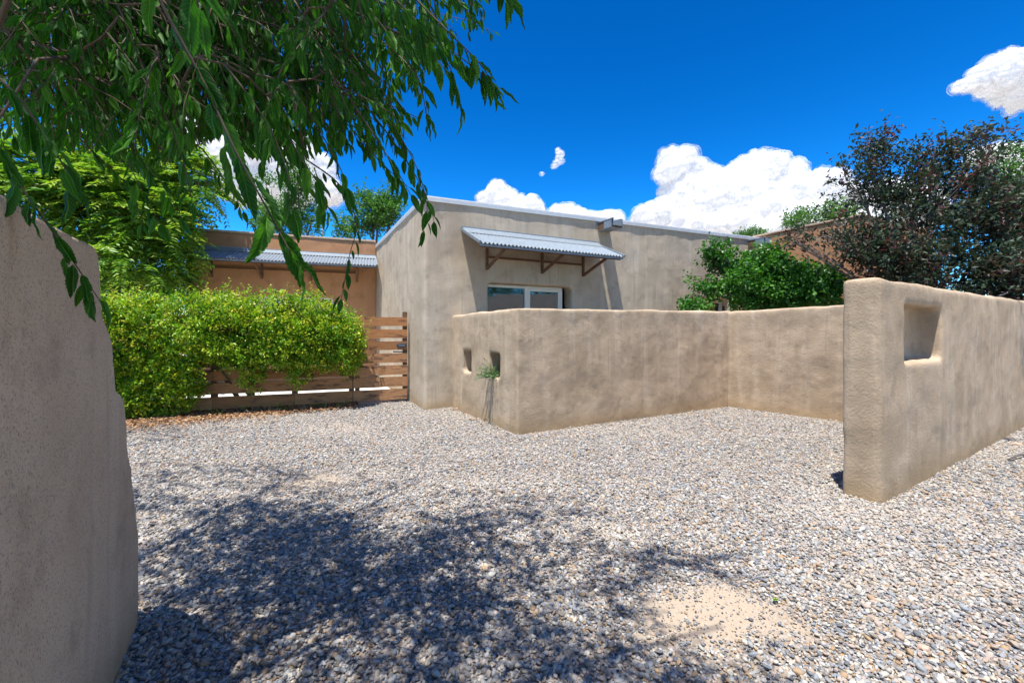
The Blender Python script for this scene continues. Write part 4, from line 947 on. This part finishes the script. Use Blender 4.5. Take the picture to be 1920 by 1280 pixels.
# hanging curtain in view
cnt = 0
while cnt < 1020:
    u = rnd.triangular(-120, 860, 250); v = rnd.triangular(-260, 300, -40); Y = rnd.triangular(1.3, 4.0, 1.9)
    S = P(u, v, Y)
    if S.z > 5.3 or S.z < 2.2 or S.x < -4.6: continue
    if not inpoly(u, v, CAN): cnt += .02; continue
    if not inpoly(S.x + H_[0] * S.z + .05, S.y + H_[1] * S.z + .1, SHADE) and rnd.random() > .10: continue
    if twig_random(S, Vector((rnd.gauss(.35, .35), rnd.gauss(.1, .4), rnd.uniform(-.9, .1))), rnd.uniform(.3, .55), rnd.uniform(.055, .078)): cnt += 1
# crown above the view: wherever it shades the yard
cnt = 0; tries = 0
while cnt < 1480 and tries < 60000:
    tries += 1
    gx_, gy_ = rnd.uniform(-5, 1.6), rnd.uniform(-.6, 4.6)
    if not inpoly(gx_, gy_, SHADE): continue
    z = rnd.uniform(3.3, 5.6); S = Vector((gx_ - H_[0] * z, gy_ - H_[1] * z, z))
    if S.y > .35:
        u, v = px(S)
        if -60 < u < 1990 and v > -40 and not inpoly(u, v, CAN): continue
    if noise.noise(Vector((gx_ * 1.7, gy_ * 1.7, 2.0))) < -0.24: continue
    if twig_random(S, Vector((rnd.gauss(.15, .5), rnd.gauss(.15, .5), rnd.uniform(-.6, .3))), rnd.uniform(.25, .5), rnd.uniform(.07, .095), .032, True): cnt += 1
for quad, want in (([(250, 1110), (900, 1090), (1130, 1120), (1250, 1250), (1480, 1290), (1500, 1450), (250, 1450)], 300), ([(235, 796), (445, 800), (420, 814), (235, 842)], 45), ([(250, 872), (520, 866), (655, 925), (560, 935), (250, 905)], 90), ([(760, 950), (1000, 925), (1110, 965), (800, 985)], 40), ([(1180, 1010), (1330, 1040), (1290, 1090), (1180, 1060)], 25)):
    pg = [(p_.x, p_.y) for p_ in (G(*q) for q in quad)]; cnt = 0; tries = 0
    while cnt < want and tries < 4000:
        tries += 1
        gx_ = rnd.uniform(min(q[0] for q in pg), max(q[0] for q in pg)); gy_ = rnd.uniform(min(q[1] for q in pg), max(q[1] for q in pg))
        if not inpoly(gx_, gy_, pg): continue
        z = rnd.uniform(3.4, 5.2); S = Vector((gx_ - H_[0] * z, gy_ - H_[1] * z, z))
        if twig_random(S, Vector((rnd.gauss(.5, .3), rnd.gauss(.1, .2), rnd.uniform(-.4, .2))), rnd.uniform(.25, .45), rnd.uniform(.06, .085)): cnt += 1
# join every twig to the nearest wood that is nearer the fork
starts.sort(key=lambda q: (q[0] - fork).length)
NA = np.array(nodes)
for p_, r_ in starts:
    dist = np.linalg.norm(NA - np.array(tuple(p_)), axis=1); k = int(dist.argmin())
    if dist[k] > 0.03:
        q_ = Vector(NA[k]); md_ = p_.lerp(q_, .5) + Vector((rnd.gauss(0, .02), rnd.gauss(0, .02), .12 * dist[k]))
        tw.tube([q_, md_, p_], [min(.007, r_ * (1 + dist[k] * .5)), r_ * .9, r_ * .7], 4)
        NA = np.vstack([NA, [tuple(md_)], [tuple(p_)]])
tw.build('twigs', M['twig'], elm, smooth=True, kind='stuff')
LP = np.array(LP); LD = unit(np.array(LD)); LN = np.array(LN); LL = np.array(LL); tone = np.clip(rng.normal(.45, .3, len(LP)), 0, 1)
yy = np.maximum(LP[:, 1], .05); U = CX + F * LP[:, 0] / yy; V = HV - F * (LP[:, 2] - CAMH) / yy
vis = (LP[:, 1] > .3) & (U > -20) & (U < 1940) & (V > -20) & (V < 1280)
scr = np.where(vis, LL / yy, 0); order = np.argsort(-scr)[:300]
mask = np.zeros(len(LP), bool); mask[order] = True
link('crown', leaf_mesh('crown', LP[~mask], LD[~mask], LN[~mask], LL[~mask], tone[~mask], ELM_LO, rng.uniform(.5, .85, int((~mask).sum())), M['elm']), None, elm, kind='stuff')
VAR = []
for k in range(6):
    tv = ELM_HI[0].copy(); tv[:, 2] += (0.10 * rng.normal()) * tv[:, 1] ** 2 + 0.12 * rng.normal() * tv[:, 0] * tv[:, 1]; tv[:, 0] *= rng.uniform(.55, .85); tv[:, 0] += 0.07 * rng.normal() * tv[:, 1] ** 2; tv[:, 2] += .02 * np.sin(tv[:, 1] * 14 + k)
    me = leaf_mesh('leaf', np.zeros((1, 3)), np.array([[0, 1., 0]]), np.array([[0, 0, 1.]]), np.ones(1), np.array([0.15 + .14 * k]), (tv, ELM_HI[1]), 1.0, M['elm']); VAR.append(me)
for i in order:
    d_ = LD[i]; sd_ = np.cross(d_, LN[i]); sd_ /= np.linalg.norm(sd_); nr = np.cross(sd_, d_)
    o = bpy.data.objects.new('leaf', VAR[rnd.randrange(6)]); COL.objects.link(o); o.parent = elm
    mt = Matrix.Identity(4)
    for r_ in range(3): mt[r_][0] = sd_[r_] * LL[i]; mt[r_][1] = d_[r_] * LL[i]; mt[r_][2] = nr[r_] * LL[i]; mt[r_][3] = LP[i][r_]
    o.matrix_local = mt
print('stones', len(gro.data.vertices), 'leaves', len(LP), 'visible', int(vis.sum()))

# ------------------------------------------------------------------ across the lane, out of the frame to the right: seen only as reflections in the panes
nh = thing('neighbour_house', 'low cream house with a grey hipped roof, mirrored in the grey house window', 'house')
o_ = Vector((22, -5.5, 0)); a1 = Vector((.56, .83, 0)).normalized(); a2 = Vector((-a1.y, a1.x, 0))
MB().box(o_, a1, a2, UP, -5, 5, -3, 3, -.1, 2.6).build('wall', M['plaster'], nh)
rv = [o_ + a1 * x + a2 * y + UP * z for x, y, z in ((-5.5, -3.5, 2.5), (5.5, -3.5, 2.5), (5.5, 3.5, 2.5), (-5.5, 3.5, 2.5), (-2.5, 0, 4.4), (2.5, 0, 4.4))]
MB().add(rv, [(0, 1, 5, 4), (1, 2, 5), (2, 3, 4, 5), (3, 0, 4), (3, 2, 1, 0)]).build('roof', M['roofing'], nh)
tree('green_tree', 'shady green tree mirrored in the window above the neighbour roof', 'tree', (29, -9, 0), [((29, -9, 6.5), (4, 4, 2.6)), ((26, -12, 5.5), (3, 3, 2)), ((31, -5, 6), (3, 3, 2.4))], 700, 14, .22, M['green'], M['bark'], .25, .5, .5, tone=(.5, .2))
tree('green_hedge', 'low green hedge mirrored in the window below the neighbour roof', 'hedge', (17, -1.5, 0), [((16 + q * .7, -3 + q * 1.0, .9), (.9, .9, .75)) for q in range(5)], 700, 14, .12, M['lilac'], M['twig'], .05, .5, .2)
